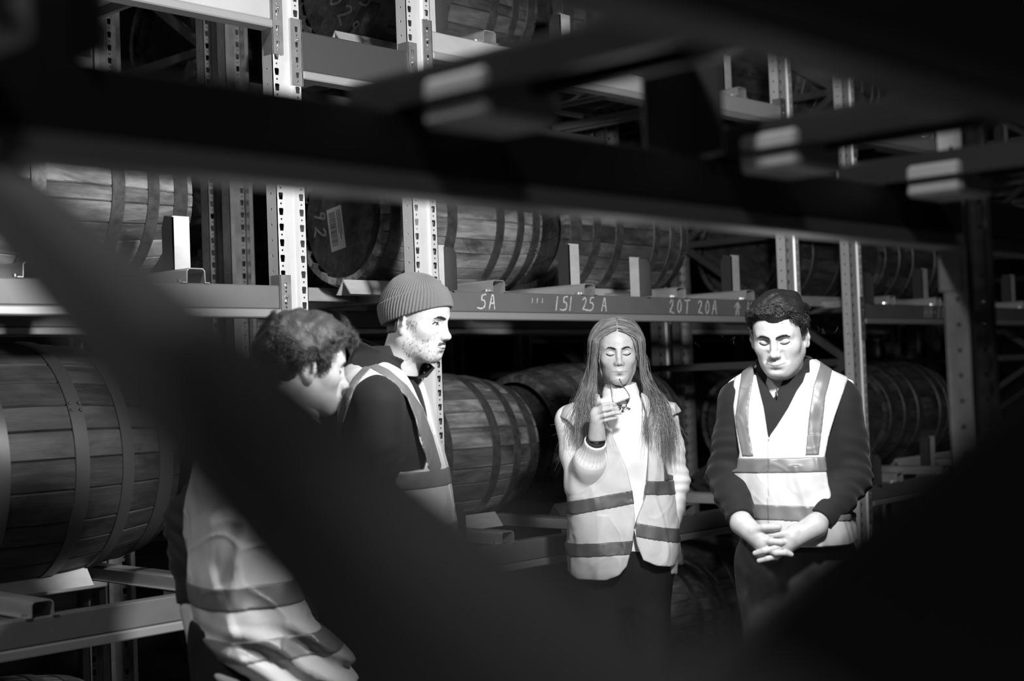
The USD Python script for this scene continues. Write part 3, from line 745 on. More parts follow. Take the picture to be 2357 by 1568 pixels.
def smesh(name, VF, m, parent, tone=None, **k):
    v, f = VF
    if not len(f): return None
    p = part(name, (v, f), m, parent, smooth=True, **k)
    if tone is not None:
        UsdGeom.PrimvarsAPI(UsdGeom.Mesh(p)).CreatePrimvar("tone", Sdf.ValueTypeNames.Color3fArray, "vertex").Set(Vt.Vec3fArray.FromNumpy(np.repeat(np.asarray(tone, f32)[:, None], 3, 1)))
    return p
def curves(name, strands, width, m, parent):
    c = UsdGeom.BasisCurves.Define(stage, numbered(parent.GetPath().pathString+"/"+name))
    c.CreateTypeAttr("linear"); c.CreateCurveVertexCountsAttr(Vt.IntArray([len(s) for s in strands]))
    P = np.vstack(strands).astype(f32); c.CreatePointsAttr(Vt.Vec3fArray.FromNumpy(P))
    w = np.concatenate([width*np.interp(np.linspace(0, 1, len(s)), [0, .75, 1], [1, .9, .25]) for s in strands]).astype(f32)
    c.CreateWidthsAttr(Vt.FloatArray.FromNumpy(w)); c.SetWidthsInterpolation("vertex")
    UsdShade.MaterialBindingAPI.Apply(c.GetPrim()).Bind(m); return c.GetPrim()
def spline(P, n):
    P = np.asarray(P, float); k = len(P); t = np.linspace(0, k-1, n); i = np.clip(t.astype(int), 0, k-2); u = (t-i)[:, None]
    p0, p1, p2, p3 = P[np.clip(i-1, 0, k-1)], P[i], P[i+1], P[np.clip(i+2, 0, k-1)]
    return .5*(2*p1+(p2-p0)*u+(2*p0-5*p1+4*p2-p3)*u*u+(3*p1-p0-3*p2+p3)*u**3)

class Person:
    """local frame: x to the person's left, y backwards, z up; made for a spot (world X, Y) and a turn"""
    def __init__(s, label, X, Y, theta):
        s.X, s.Y, s.th, s.tab = X, Y, theta, {}
        s.prim = thing("person", label, "person", (X, Y, 0), theta)
        c, n = math.cos(theta), math.sin(theta); s.R = np.array([[c, -n, 0], [n, c, 0], [0, 0, 1]])
    def loft(s, p, secs, n=2.3):
        """secs rows: z, cx, cy, half width, half depth"""
        S = np.array(sorted(secs), float); z = p[:, 2]
        key = S.tobytes(); T = s.tab.get(key)
        if T is None: g_ = np.linspace(S[0, 0], S[-1, 0], 300); T = s.tab[key] = (g_, PchipInterpolator(S[:, 0], S[:, 1:5], axis=0)(g_))
        cx, cy, a, b = (np.interp(z, T[0], T[1][:, k]).astype(f32) for k in range(4))
        k = (np.abs((p[:, 0]-cx)/a)**n+np.abs((p[:, 1]-cy)/b)**n)**f32(1/n)
        d = (k-1)*np.minimum(a, b)*.95
        return np.maximum(d, np.maximum(S[0, 0]-z, z-S[-1, 0]))
def band(v, lo, hi): return np.maximum(lo-v, v-hi)
def poly(z, pts):
    P = np.array(sorted(pts), float); return np.interp(z, P[:, 0], P[:, 1]).astype(f32)

def creases(p, seed, sc=15, amp=.012):
    return f32(amp)*np.clip(.28-np.abs(wob(p*np.array([1, 1, .6], f32), sc, seed)), 0, 1)+f32(amp*.5)*np.clip(.22-np.abs(wob(p, sc*2.3, seed+3)), 0, 1)
def cut(d, m): return smax(d, np.asarray(m, f32), .006)
def place_head(H, pos, R, sc):
    pos = np.asarray(pos, f32); R = np.asarray(R, f32)
    inv = lambda p: ((p-pos) @ R)/f32(sc)
    fwd = lambda v: (np.asarray(v)*sc) @ R.T.astype(float)+pos
    return inv, fwd
def do_head(P, H, pos, R, sc, h=.0018, iris=False, brow=1.0, arch=0.0, lashw=.0008, browm=None, cut=-.17):
    """fine head and neck mesh in the person's frame, with eyes, brows and lashes as parts; returns the mesh for the body"""
    inv, fwd = place_head(H, pos, R, sc)
    v, f = isomesh(H.sdf, (-.10, -.14, cut), (.10, .14, .135), h)
    t = H.tone(v)
    bv, bf = isomesh(lambda p: H.brow_sdf(p, H.sdf(p), brow, arch), (-.06, -.115, 0), (.06, -.04, .04), .0012)
    smesh("eyebrows", (fwd(bv), bf), browm or LASH, P.prim)
    lv, lf = isomesh(lambda p: H.lash_sdf(p, H.sdf(p), lashw), (-.06, -.115, -.03), (.06, -.04, .03), .0008)
    smesh("eyelashes", (fwd(lv), lf), LASH, P.prim)
    if H.lid < 1:
        for e, x in zip(H.eyeballs(), (-1, 1)):
            eb = smesh("eyeball", (fwd(e.vertices), np.array(e.faces)), EYEW, P.prim)
            d = np.array([x*.002+H.__dict__.get("look", 0)*1.0, -.0118, -.002]); d /= np.linalg.norm(d)
            c = trimesh.creation.icosphere(3, .0124); sel = (c.vertices @ d > .0124*.86)
            fm = sel[c.faces].all(1); c.update_faces(fm); c.remove_unreferenced_vertices()
            smesh("iris", (fwd(c.vertices+e.vertices.mean(0)), np.array(c.faces)), EYED, eb)
    return fwd(v), f, t
def hand(p, wrist, palm, fingers, rp=.017, rw=.024):
    """palm: list of knuckle points; fingers: lists of (points, radii)"""
    d = None
    for q in palm:
        e = cap(p, wrist, q, rw, rp); d = e if d is None else smin(d, e, .02)
    for a, b in zip(palm[:-1], palm[1:]): d = smin(d, cap(p, a, b, rp*.98), .012)
    for pts, rs in fingers:
        d = smin(d, chain(p, pts, rs, .003), .007)
    return d
def join(*ms):
    V, F, T, n = [], [], [], 0
    for v, f, t in ms:
        V.append(v); F.append(f+n); T.append(np.broadcast_to(t, len(v))); n += len(v)
    return np.vstack(V), np.vstack(F), np.concatenate(T)
def sleeve(p, pts, rs, fold=.003, wl=.045, seed=1, k=.02):
    d = chain(p, pts, rs, k); pts = np.asarray(pts, float); ax = pts[-1]-pts[0]; L = np.linalg.norm(ax); ax = (ax/L).astype(f32)
    e = pts[len(pts)//2]; near = np.exp(-(((p-e.astype(f32))**2).sum(1))/(2*.085**2))
    s = (p @ ax)
    w = wob(p, 14, seed)
    return d-f32(fold)*(.12+1.0*near)*np.sin(s*f32(2*PI/wl)+w*3.2)-f32(fold*.55)*wob(p, 26, seed+5)
def simple_body(p, J):
    """bare body under the clothes: J holds joints"""
    d = cap(p, J["neck"], J["chest"], .055, .10)
    d = smin(d, cap(p, J["chest"], J["pelvis"], .105, .11), .06)
    for a, b, c in (("shR", "elR", "wrR"), ("shL", "elL", "wrL")):
        d = smin(d, chain(p, [J["chest"]*.3+J[a]*.7, J[a], J[b], J[c]], [.06, .046, .036, .025], .01), .03)
    for a, b, c in (("hipR", "knR", "anR"), ("hipL", "knL", "anL")):
        d = smin(d, chain(p, [J[a], J[b], J[c]], [.078, .05, .036], .01), .04)
        ft = J[c]+np.array([0, -.12, -.055]); d = smin(d, cap(p, J[c]+np.array([0, .03, -.05]), ft, .028, .024), .02)
    return d
def trousers_and_shoes(P, J, secs, m, rh=.095, rk=.068, ra=.052, h=.006, seed=3, top=None):
    legs = [[J["hip"+k], J["kn"+k], J["an"+k]+np.array([0, 0, -.03])] for k in "RL"]
    def sd(p):
        d = P.loft(p, secs)
        for l in legs: d = smin(d, chain(p, l, [rh, rk, ra], .02), .03)
        d = d-f32(.003)*wob(p, 17, seed)-f32(.0022)*wob(p, 42, seed+2)
        return np.maximum(d, f32(J["anR"][2]-.045)-p[:, 2])
    z1 = max(r[0] for r in secs)
    smesh("trousers", isomesh(sd, (-.34, -.30, 0), (.34, .30, z1+.03), h), m, P.prim)
    for k in "RL":
        a = J["an"+k]
        def sh(p):
            d = smin(cap(p, (a[0], a[1]+.045, .045), (a[0], a[1]-.15, .034), .042, .036), cap(p, (a[0], a[1], .05), (a[0], a[1], .12), .045, .043), .03)
            return np.maximum(d, -p[:, 2]+.001)
        smesh("shoe", isomesh(sh, a+np.array([-.09, -.24, -a[2]-.01]), a+np.array([.09, .14, .06]), .006), SHOE, P.prim)
def vest_parts(P, sd, lo, hi, bands, h=.004, tape=TAPE, mat=HIVIS):
    """sd: solid of the vest; bands: (name, region sdf, extra thickness)"""
    v = smesh("hi_vis_vest", isomesh(sd, lo, hi, h), mat, P.prim)
    for reg in bands:
        def sb(p, reg=reg):
            r = np.asarray(reg(p), f32); out = r.copy(); k = r < .012
            if k.any(): d = sd(p[k]); out[k] = np.maximum(np.maximum(d-f32(.0022), -(d+f32(.012))), r[k])
            return out
        smesh("reflective_strip", isomesh(sb, lo, hi, h), tape, v)
    return v
def scalp_strands(Hinv_fwd, base, n, length, seed, region, curl=.6, lift=.004, down=.5, clump=40):
    """short hair: strands rooted on the head's surface"""
    r = np.random.default_rng(seed); fwd = Hinv_fwd
    d = r.normal(size=(n*3, 3)); d /= np.linalg.norm(d, axis=1, keepdims=True)
    o = np.array([0, .012, .03]); t = np.full(len(d), .05)
    for _ in range(14): t += evaluate(base, o+d*t[:, None])*.9
    p = o+d*t[:, None]; p = p[region(p)][:n]
    nrm = p-o; nrm /= np.linalg.norm(nrm, axis=1, keepdims=True)
    w = np.stack([wob(p.astype(f32), 60, seed+k) for k in range(3)], 1)
    g = np.array([0, 0, -1.0])*down+w*curl; g -= nrm*(g*nrm).sum(1, keepdims=True); g /= np.linalg.norm(g, axis=1, keepdims=True)+1e-6
    out = []
    L = length*r.uniform(.6, 1.2, len(p))
    for i in range(len(p)):
        u = np.linspace(0, 1, 6)[:, None]
        c = np.cross(nrm[i], g[i])
        q = p[i]+nrm[i]*(lift*np.sin(u*PI*.8)*2+u*.003)+g[i]*u*L[i]+c*np.sin(u*4+r.uniform(0, 6))*L[i]*.18*curl
        out.append(fwd(q))
    return out
# ------------------------------------------------------------------ people: the four figures
def poly_sdf(u, v, pts):
    """signed distance to a closed polygon in the plane"""
    P = np.asarray(pts, f32); Q = np.roll(P, -1, 0); best = None; ins = np.zeros(len(u), bool)
    for a, b in zip(P, Q):
        e = b-a; wx, wy = u-a[0], v-a[1]; t = np.clip((wx*e[0]+wy*e[1])/(e@e+1e-12), 0, 1)
        d = (wx-t*e[0])**2+(wy-t*e[1])**2; best = d if best is None else np.minimum(best, d)
        c = (a[1] > v) != (b[1] > v); xs = a[0]+(v-a[1])*(b[0]-a[0])/(b[1]-a[1]+1e-12); ins ^= c & (u < xs)
    d = np.sqrt(best); return np.where(ins, -d, d)
def line_sdf(u, v, pts, w):
    P = np.asarray(pts, f32); best = None; w = np.broadcast_to(w, len(P))
    for a, b, wa, wb in zip(P[:-1], P[1:], w[:-1], w[1:]):
        e = b-a; wx, wy = u-a[0], v-a[1]; t = np.clip((wx*e[0]+wy*e[1])/(e@e+1e-12), 0, 1)
        d = np.sqrt((wx-t*e[0])**2+(wy-t*e[1])**2)-(wa+t*(wb-wa)); best = d if best is None else np.minimum(best, d)
    return best.astype(f32)
class View:
    """measures a figure in its own upright plane, at the distance and turn where it stands"""
    def __init__(s, px0, t, turn=0.0):
        s.px0, s.t, s.turn = px0, t, math.radians(turn); s.hy = 879-.0365*(px0-1178)
        u = (px0+.0365*(784-s.hy)-1178)/FPX; r = t*u
        s.X, s.Y = t*math.cos(YAW)+r*math.sin(YAW), t*math.sin(YAW)-r*math.cos(YAW)
        L = math.hypot(s.X, s.Y); s.theta = math.atan2(-s.X/L, s.Y/L)+s.turn
        c, n = math.cos(-s.turn), math.sin(-s.turn); s.Q = np.array([[c, -n, 0], [n, c, 0], [0, 0, 1]])
    def flat(s, px, py, dy=0.0):
        k = (s.t+dy)/FPX
        return np.array([(px-s.px0-.0365*(py-s.hy))*k, dy, CAM_Z+(s.hy-.0365*(px-s.px0)-py)*k])
    def __call__(s, px, py, dy=0.0): return s.Q @ s.flat(px, py, dy)
    def xz(s, pts, dy=0.0): return [tuple(s.flat(a, b, dy)[[0, 2]]) for a, b in pts]
    def cam(s, p): return p @ s.Q.astype(f32)          # local -> flat frame (Q is orthonormal)
def face_rot(V, alpha, pitch, roll=0.0):
    """head axes: alpha degrees turned from the camera towards the picture's right"""
    return V.Q @ rotm(0, 0, math.radians(alpha)) @ rotm(0, roll, 0) @ rotm(pitch, 0, 0)
def hairline(q, k=0.0):
    y = q[:, 1]
    return np.interp(y, [-.11, -.085, -.065, -.048, -.040, -.028, -.016, .0, .022, .036, .06, .11], np.array([.062, .059, .054, .046, .028, -.004, -.020, .020, .018, -.030, -.050, -.056])+k).astype(f32)

# ---- right-hand man: fleece, hi-vis vest, hands clasped
V = View(1812, 4.40); P = Person("dark-haired man in dark half-zip fleece and pale hi-vis vest, hands clasped, looking down", V.X, V.Y, V.theta)
H = Head(jaw=1.06, width=.955, neck=.060, smile=1.3, nose=1.10, face=1.10, fat=.0012, brow=1.05, cheek=1.12, earr=.85, crease=1.0)
R = face_rot(V, -11, .30); pos = V(1781.5, 787, -.155)-R @ np.array([0, -.0845, 0])*1.0
head = do_head(P, H, pos, R, 1.0, brow=1.1, lashw=.0007)
inv, fwd = place_head(H, pos, R, 1.0)
J = dict(neck=np.array([-.01, .0, 1.50]), chest=np.array([0, .01, 1.33]), pelvis=np.array([0, .02, .95]), shR=V(1703, 926, .0), shL=V(1926, 924, .0), elR=V(1676, 1095, .0), elL=V(1952, 1095, -.01), wrR=V(1706, 1206, -.175), wrL=V(1872, 1208, -.18),
         hipR=np.array([-.088, .01, .90]), hipL=np.array([.088, .01, .90]), knR=np.array([-.092, -.01, .49]), knL=np.array([.10, -.01, .49]), anR=np.array([-.10, .03, .09]), anL=np.array([.11, .03, .09]))
hy = -.215
F = lambda *pts: [V(a, b, hy+d) for a, b, d in pts]
rR = [.0108, .0102, .0094, .0080]
handR_palm = F((1742, 1224, .012), (1748, 1237, .0), (1752, 1250, -.004), (1750, 1259, .004))
handR = [(F((1731, 1222, .0), (1756, 1214, -.012), (1776, 1213, -.016), (1790, 1213, -.014)), [.0130, .0115, .0108, .0092]),
         (F((1749, 1240, -.002), (1772, 1246, -.018), (1794, 1247, -.018), (1810, 1246, -.010)), rR),
         (F((1754, 1252, -.002), (1768, 1262, -.004), (1780, 1268, -.002), (1790, 1272, .004)), rR),
         (F((1752, 1259, .0), (1783, 1272, -.020), (1803, 1271, -.020), (1818, 1275, -.010)), [.0100, .0096, .0088, .0074])]
handL_palm = F((1822, 1220, .012), (1818, 1236, .0), (1812, 1250, .0), (1808, 1262, .008))
handL = [(F((1828, 1222, .0), (1800, 1228, -.004), (1775, 1231, -.002), (1755, 1229, .006)), [.0130, .0115, .0108, .0092]),
         (F((1812, 1238, .004), (1796, 1240, .004), (1776, 1240, .006), (1760, 1238, .012)), rR),
         (F((1806, 1252, .002), (1780, 1262, -.016), (1757, 1268, -.018), (1736, 1274, -.010)), rR),
         (F((1804, 1262, .006), (1785, 1280, -.008), (1764, 1285, -.010), (1745, 1291, -.004)), [.0100, .0096, .0088, .0074])]
def hands_sdf(p):
    a = hand(p, J["wrR"], handR_palm, handR, .015, .026); b = hand(p, J["wrL"], handL_palm, handL, .015, .027)
    a = smin(a, cap(p, J["elR"], J["wrR"], .04, .0275), .01); b = smin(b, cap(p, J["elL"], J["wrL"], .04, .0285), .01)
    return np.minimum(a, b)
hm = V(1782, 1240, hy)
hv, hf = isomesh(hands_sdf, hm-np.array([.15, .075, .085]), hm+np.array([.155, .095, .085]), .0022)
bv, bf = isomesh(lambda p: simple_body(p, J)+f32(.004), (-.34, -.26, .0), (.34, .26, 1.5), .011)
bv_, bf_, bt = join((head[0], head[1], head[2]), (hv, hf, 1.0), (bv, bf, 1.0))
smesh("body", (bv_, bf_), SKIN, P.prim, bt)
tor = [(1.525, -.005, .02, .062, .062), (1.475, 0, .02, .12, .078), (1.43, 0, .012, .172, .096), (1.35, 0, 0, .186, .112), (1.2, 0, 0, .182, .126), (1.05, 0, 0, .168, .126), (.95, 0, 0, .168, .122), (.935, 0, 0, .168, .122)]
cuffR, cuffL = J["wrR"]*.86+J["elR"]*.14, J["wrL"]*.84+J["elL"]*.16
def jacket(p):
    d = P.loft(p, tor)
    for sh, el, wr, sd in ((J["shR"], J["elR"], cuffR, 1), (J["shL"], J["elL"], cuffL, 2)):
        s = sleeve(p, [sh, sh*.5+el*.5, el, el*.5+wr*.5, wr], [.070, .066, .063, .058, .042], .0036, .038, sd)
        ax = wr-el; ax = ax/np.linalg.norm(ax); s = np.maximum(s, plane(p, ax, wr+ax*.012))
        d = smin(d, s, .025)
    # stand-up collar, open at the front
    q = p-np.array([-.010, .004, 0], f32); r = np.sqrt(q[:, 0]**2+(q[:, 1]*.92)**2); rr = .070+.30*np.clip(q[:, 2]-1.475, -.05, .06)
    top = 1.520+.16*q[:, 1]
    col = np.maximum(np.maximum(np.abs(r-rr)-.005, q[:, 2]-top), 1.42-q[:, 2])
    notch = np.maximum(np.abs(q[:, 0]+.022)-1.15*np.clip(q[:, 2]-1.425, 0, 1), q[:, 1]+.005); col = np.maximum(col, -notch)
    d = smin(d, col.astype(f32), .008)
    d = np.maximum(d, -np.maximum(np.maximum(np.abs(p[:, 0]+.045)-.55*np.clip(p[:, 2]-1.40, 0, 1), p[:, 1]+.02), -(d+.05)))
    return d
smesh("fleece_jacket", isomesh(jacket, (-.33, -.30, .93), (.33, .22, 1.60), .004), JACKET, P.prim)
z0 = V.flat(1770, 1005, -.15)
zp = MB(); zb = V(1770.5, 895, -.118); zt = V(1770.5, 905, -.128)
zp.tube([V(1787, 892, -.088), V(1788, 906, -.112), V(1788, 912, -.118)], .0022, 6)
zpp = part("zip_puller", zp.mesh(), BOLT, P.prim)
ves = [(1.530, 0, .02, .07, .07), (1.487, 0, .02, .132, .09), (1.44, 0, .012, .192, .112), (1.35, 0, 0, .205, .128), (1.2, 0, -.006, .196, .146), (1.05, .012, -.012, .172, .150), (.962, .022, -.012, .166, .154), (.955, .022, -.012, .166, .152)]
vl = V.xz([(1738, 862), (1742, 880), (1748, 905), (1757, 940), (1763, 980), (1767, 1008), (1766, 1020)], -.14); vr = V.xz([(1856, 850), (1846, 880), (1832, 900), (1812, 940), (1787, 980), (1771, 1003), (1766, 1020)], -.14)
wedge = vl+vr[::-1]
sx = lambda z: poly(z, [(.95, -.080), (1.1, -.074), (1.28, -.066), (1.5, -.066)])
ahl = lambda z: poly(z, [(1.16, .24), (1.19, .165), (1.24, .155), (1.30, .162), (1.40, .172), (1.46, .165), (1.49, .16)])
ahr = lambda z: poly(z, [(1.02, .24), (1.065, .125), (1.14, .105), (1.22, .098), (1.28, .112), (1.34, .133), (1.42, .166), (1.455, .182), (1.5, .19)])
def vest(p):
    x, y, z = p.T
    w = wob(p*np.array([1, 1, .45], f32), 19, 11); d = P.loft(p, ves, 2.35)-creases(p, 201, 13, 0.01)-f32(.0045)*w-f32(.0018)*wob(p, 55, 12)
    d = d-f32(.006)*np.exp(-((x-.03+.25*(z-1.12))/.014)**2)*(z < 1.2)-f32(.005)*np.exp(-((x-.105-.2*(z-1.1))/.012)**2)*(z < 1.16)
    d = d-f32(.0035)*((x > sx(z)) & (y < 0) & (z < 1.29))
    fr = y < .035
    ah = np.where(fr, np.where(x < 0, -x-ahl(z), x-ahr(z)), np.abs(x)-np.where(z > 1.16, .207, .3))
    d = cut(d, ah)
    wd = np.maximum(poly_sdf(x, z, wedge), y+.0); wd2 = np.maximum(np.maximum(np.abs(x+.02)-.085, 1.475-z), y-.07)
    d = cut(d, -np.minimum(wd, wd2)); nk = np.sqrt(x*x+(y-.015)**2)-(.085); d = cut(d, -np.maximum(nk, 1.44-z))
    return cut(d, .958-z)
hb = lambda a, b, t=0.0: (lambda p: band(p[:, 2]+t*p[:, 0], a, b))
def vband(o, i, zlo): return lambda p: np.maximum(np.maximum(band(p[:, 0], poly(p[:, 2], o), poly(p[:, 2], i)), zlo-p[:, 2]), p[:, 1]-.02)
vest_parts(P, vest, (-.25, -.20, .94), (.25, .20, 1.56), [hb(1.178, 1.224), hb(1.036, 1.082, .04),
           vband([(1.23, -.146), (1.315, -.160), (1.35, -.163), (1.47, -.142)], [(1.23, -.112), (1.32, -.124), (1.383, -.120), (1.48, -.10)], 1.228),
           vband([(1.222, .040), (1.35, .057), (1.434, .074), (1.5, .098)], [(1.222, .080), (1.332, .098), (1.40, .108), (1.49, .137)], 1.228)], .0036)
trousers_and_shoes(P, J, [(.985, 0, 0, .160, .112), (.95, 0, 0, .164, .115), (.88, 0, .005, .176, .122), (.80, 0, .008, .168, .112), (.72, 0, .008, .12, .085)], DENIM)
def hair(p, H=H):
    b = H.sdf(p); x, y, z = p.T
    th = .0045+.013*np.clip((z-.035)/.06, 0, 1)+.005*np.clip((-y-.03)/.05, 0, 1)*(z > .05)+(.0035*wob(p, 60, 31, 2)+.0022*wob(p, 150, 35, 1))*np.clip((z-.0)/.05, .3, 1)
    hl = hairline(p, .004)+.005*wob(p, 75, 33, 1)*(y < -.04); th = th*np.clip((z-hl)/.022, .10, 1)
    d = np.maximum(b-th, hl-z); q = p.copy(); q[:, 0] = np.abs(q[:, 0])
    return np.maximum(d, -ell(q, (.082, .008, -.010), (.016, .021, .030)))
g, gf = isomesh(hair, (-.11, -.13, -.08), (.11, .14, .16), .0026); hp = smesh("hair", (fwd(g), gf), HAIRB_M, P.prim)
curves("hair_strands", scalp_strands(fwd, hair, 5600, .024, 5, lambda p: p[:, 2] > hairline(p)+.008, curl=.9, lift=.003), .0010, HAIR_M, hp)
# ---- woman: white roll-neck jumper, open hi-vis vest, long fair hair, nosing glass in her right hand
V = View(1420, 5.15); P = Person("fair long-haired woman in white roll-neck jumper and open hi-vis vest, raising a glass", V.X, V.Y, V.theta)
H = Head(jaw=.84, width=.945, neck=.046, smile=.3, nose=.84, face=.93, brow=.6, cheek=1.0, lip=1.05, crease=0, muz=.9, lipt=.42, earr=.3)
R = face_rot(V, 4, .06); pos = V(1423.3, 812.5, -.105)-R @ np.array([0, -.0845, 0])*.96
head = do_head(P, H, pos, R, .96, brow=.7, arch=.0016, lashw=.0012, h=.0016, cut=-.15)
inv, fwd = place_head(H, pos, R, .96)
J = dict(neck=np.array([.0, .0, 1.42]), chest=np.array([0, .0, 1.26]), pelvis=np.array([0, .01, .90]), shR=V(1314, 968, .0), shL=V(1521, 958, .0), elR=V(1341, 1118, -.055), elL=V(1550, 1105, .03), wrR=V(1373, 1004, -.225), wrL=V(1535, 1225, -.03),
         hipR=np.array([-.085, .0, .84]), hipL=np.array([.085, .0, .84]), knR=np.array([-.08, -.01, .46]), knL=np.array([.08, -.01, .46]), anR=np.array([-.085, .03, .09]), anL=np.array([.085, .03, .09]))
hy = -.245
F = lambda *pts: [V(a, b, hy+d) for a, b, d in pts]
hand_palm = F((1372, 946, -.012), (1369, 953, -.016), (1371, 963, -.014), (1376, 971, -.008))
r_ = [.0080, .0076, .0070, .0060]
hand_f = [(F((1374, 968, .012), (1394, 955, .030), (1412, 946, .034), (1425, 940, .026)), [.0105, .0088, .0082, .0068]),      # thumb, behind the glass
          (F((1372, 944, -.016), (1388, 932, -.034), (1405, 929, -.038), (1420, 931, -.026)), r_),
          (F((1370, 953, -.020), (1388, 944, -.040), (1406, 940, -.042), (1421, 942, -.028)), r_),
          (F((1372, 963, -.018), (1391, 956, -.036), (1410, 951, -.038), (1427, 950, -.026)), r_),
          (F((1377, 971, -.010), (1392, 967, -.026), (1406, 964, -.028), (1417, 962, -.020)), [.0070, .0066, .0060, .0050])]
def hands_sdf(p):
    a = hand(p, J["wrR"], hand_palm, hand_f, .0125, .021); a = smin(a, cap(p, J["elR"]*.3+J["wrR"]*.7, J["wrR"], .028, .0225), .008)
    # left hand, relaxed at the side under the vest
    w = J["wrL"]; kn = [w+np.array([dx, -.02, -.075]) for dx in (-.022, -.007, .008, .022)]
    fs = [([k, k+np.array([0, -.012, -.035]), k+np.array([0, -.008, -.062])], [.0078, .0072, .006]) for k in kn]+[([w+np.array([-.018, -.01, -.02]), w+np.array([-.038, -.025, -.055]), w+np.array([-.034, -.03, -.085])], [.0105, .0088, .007])]
    b = smin(hand(p, w, kn, fs, .011, .02), cap(p, J["elL"], w, .03, .022), .008)
    return np.minimum(a, b)
hm = V(1397, 965, hy)
h1 = isomesh(hands_sdf, hm-np.array([.07, .07, .075]), hm+np.array([.07, .10, .075]), .0019)
hm2 = J["wrL"]; h2 = isomesh(hands_sdf, hm2-np.array([.06, .07, .16]), hm2+np.array([.06, .06, .05]), .003)
bv, bf = isomesh(lambda p: simple_body(p, J)+f32(.010), (-.32, -.26, .0), (.32, .22, 1.36), .011)
smesh("body", *(lambda a: ((a[0], a[1]), SKIN, P.prim, a[2]))(join(head, (*h1, 1.0), (*h2, 1.0), (bv, bf, 1.0))))
tor = [(1.412, .004, .012, .075, .062), (1.385, .002, .008, .115, .075), (1.35, 0, .004, .150, .092), (1.28, 0, -.006, .160, .108), (1.2, 0, -.016, .156, .122), (1.1, 0, -.004, .142, .108), (1.0, 0, 0, .146, .106), (.9, 0, 0, .162, .112), (.865, 0, 0, .166, .114)]
cR = J["wrR"]*.90+J["elR"]*.10
def jumper(p):
    d = P.loft(p, tor, 2.2)-f32(.003)*wob(p, 16, 41)
    a = sleeve(p, [J["shR"], J["shR"]*.5+J["elR"]*.5, J["elR"], J["elR"]*.45+cR*.55, cR], [.060, .056, .060, .053, .040], .0015, .06, 7, .03)
    ax = cR-J["elR"]; L = np.linalg.norm(ax); ax /= L; s = plane(p, ax, cR)
    # ribbed cuff
    e1 = np.cross(ax, (0, 0, 1.)); e1 /= np.linalg.norm(e1); e2 = np.cross(ax, e1); q = p-cR.astype(f32); ang = np.arctan2(q @ e2.astype(f32), q @ e1.astype(f32))
    a = a+f32(.0016)*np.sin(ang*22)*(s > -.075)+f32(.004)*np.clip((s+.085)/.02, 0, 1)*(1-np.clip((s+.03)/.04, 0, 1))
    a = np.maximum(a, s)
    b = sleeve(p, [J["shL"], J["shL"]*.5+J["elL"]*.5, J["elL"], J["elL"]*.5+J["wrL"]*.5, J["wrL"]], [.060, .055, .052, .045, .036], .0022, .04, 8, .03)
    b = np.maximum(b, plane(p, J["wrL"]-J["elL"], J["wrL"]))
    d = smin(d, a, .02); d = smin(d, b, .025)
    # roll neck
    q = p-np.array([.010, .006, 0], f32); r = np.sqrt(q[:, 0]**2+(q[:, 1]*1.02)**2); an = np.arctan2(q[:, 0], -q[:, 1])
    zt = 1.452+.10*q[:, 1]+.012*np.clip(np.abs(q[:, 0])/.06, 0, 1); fold = .066-.30*(q[:, 2]-1.43)*(q[:, 2] > 1.43)+.0011*np.sin(an*46)
    col = np.maximum(np.maximum(r-fold, q[:, 2]-zt), 1.36-q[:, 2]); col = np.maximum(col, -np.maximum(r-.052, 1.43-q[:, 2]))
    return smin(d, col.astype(f32), .008)
smesh("jumper", isomesh(jumper, (-.32, -.33, .85), (.32, .18, 1.48), .0032), KNITW, P.prim)
# dark band round the wrist
ax = J["wrR"]-J["elR"]; ax /= np.linalg.norm(ax); e1 = np.cross(ax, (0, 0, 1.)); e1 /= np.linalg.norm(e1); e2 = np.cross(ax, e1); a = np.linspace(0, 2*PI, 33)
part("hair_tie", MB().tube(cR+ax*.006+.030*(np.cos(a)[:, None]*e1+np.sin(a)[:, None]*e2), .0048, 8).mesh(), LASH, P.prim, smooth=40)
ves = [(1.425, 0, .008, .085, .068), (1.400, 0, .006, .150, .088), (1.375, 0, .004, .205, .100), (1.345, -.002, .002, .218, .112), (1.25, -.004, -.008, .196, .136), (1.1, -.006, -.006, .190, .142), (.95, -.004, -.004, .198, .146), (.80, -.002, -.002, .204, .148), (.765, -.002, 0, .198, .144)]
le = V.xz([(1376, 880), (1378, 900), (1385, 950), (1408, 1000), (1441, 1076), (1452, 1123), (1460, 1185), (1457, 1225), (1451, 1263), (1441, 1300), (1424, 1320), (1398, 1332)], -.13)
re_ = V.xz([(1470, 880), (1472, 900), (1487, 950), (1492, 1000), (1489, 1103), (1483, 1145), (1464, 1192), (1459, 1223), (1464, 1252), (1478, 1286), (1508, 1299), (1540, 1304), (1575, 1304)], -.13)
gapW = le+[(le[-1][0], .70), (.4, .70), (.4, re_[-1][1])]+re_[::-1]
gap2 = le[:9]+[(le[8][0], .70), (re_[7][0]+.002, .70)]+re_[7::-1]
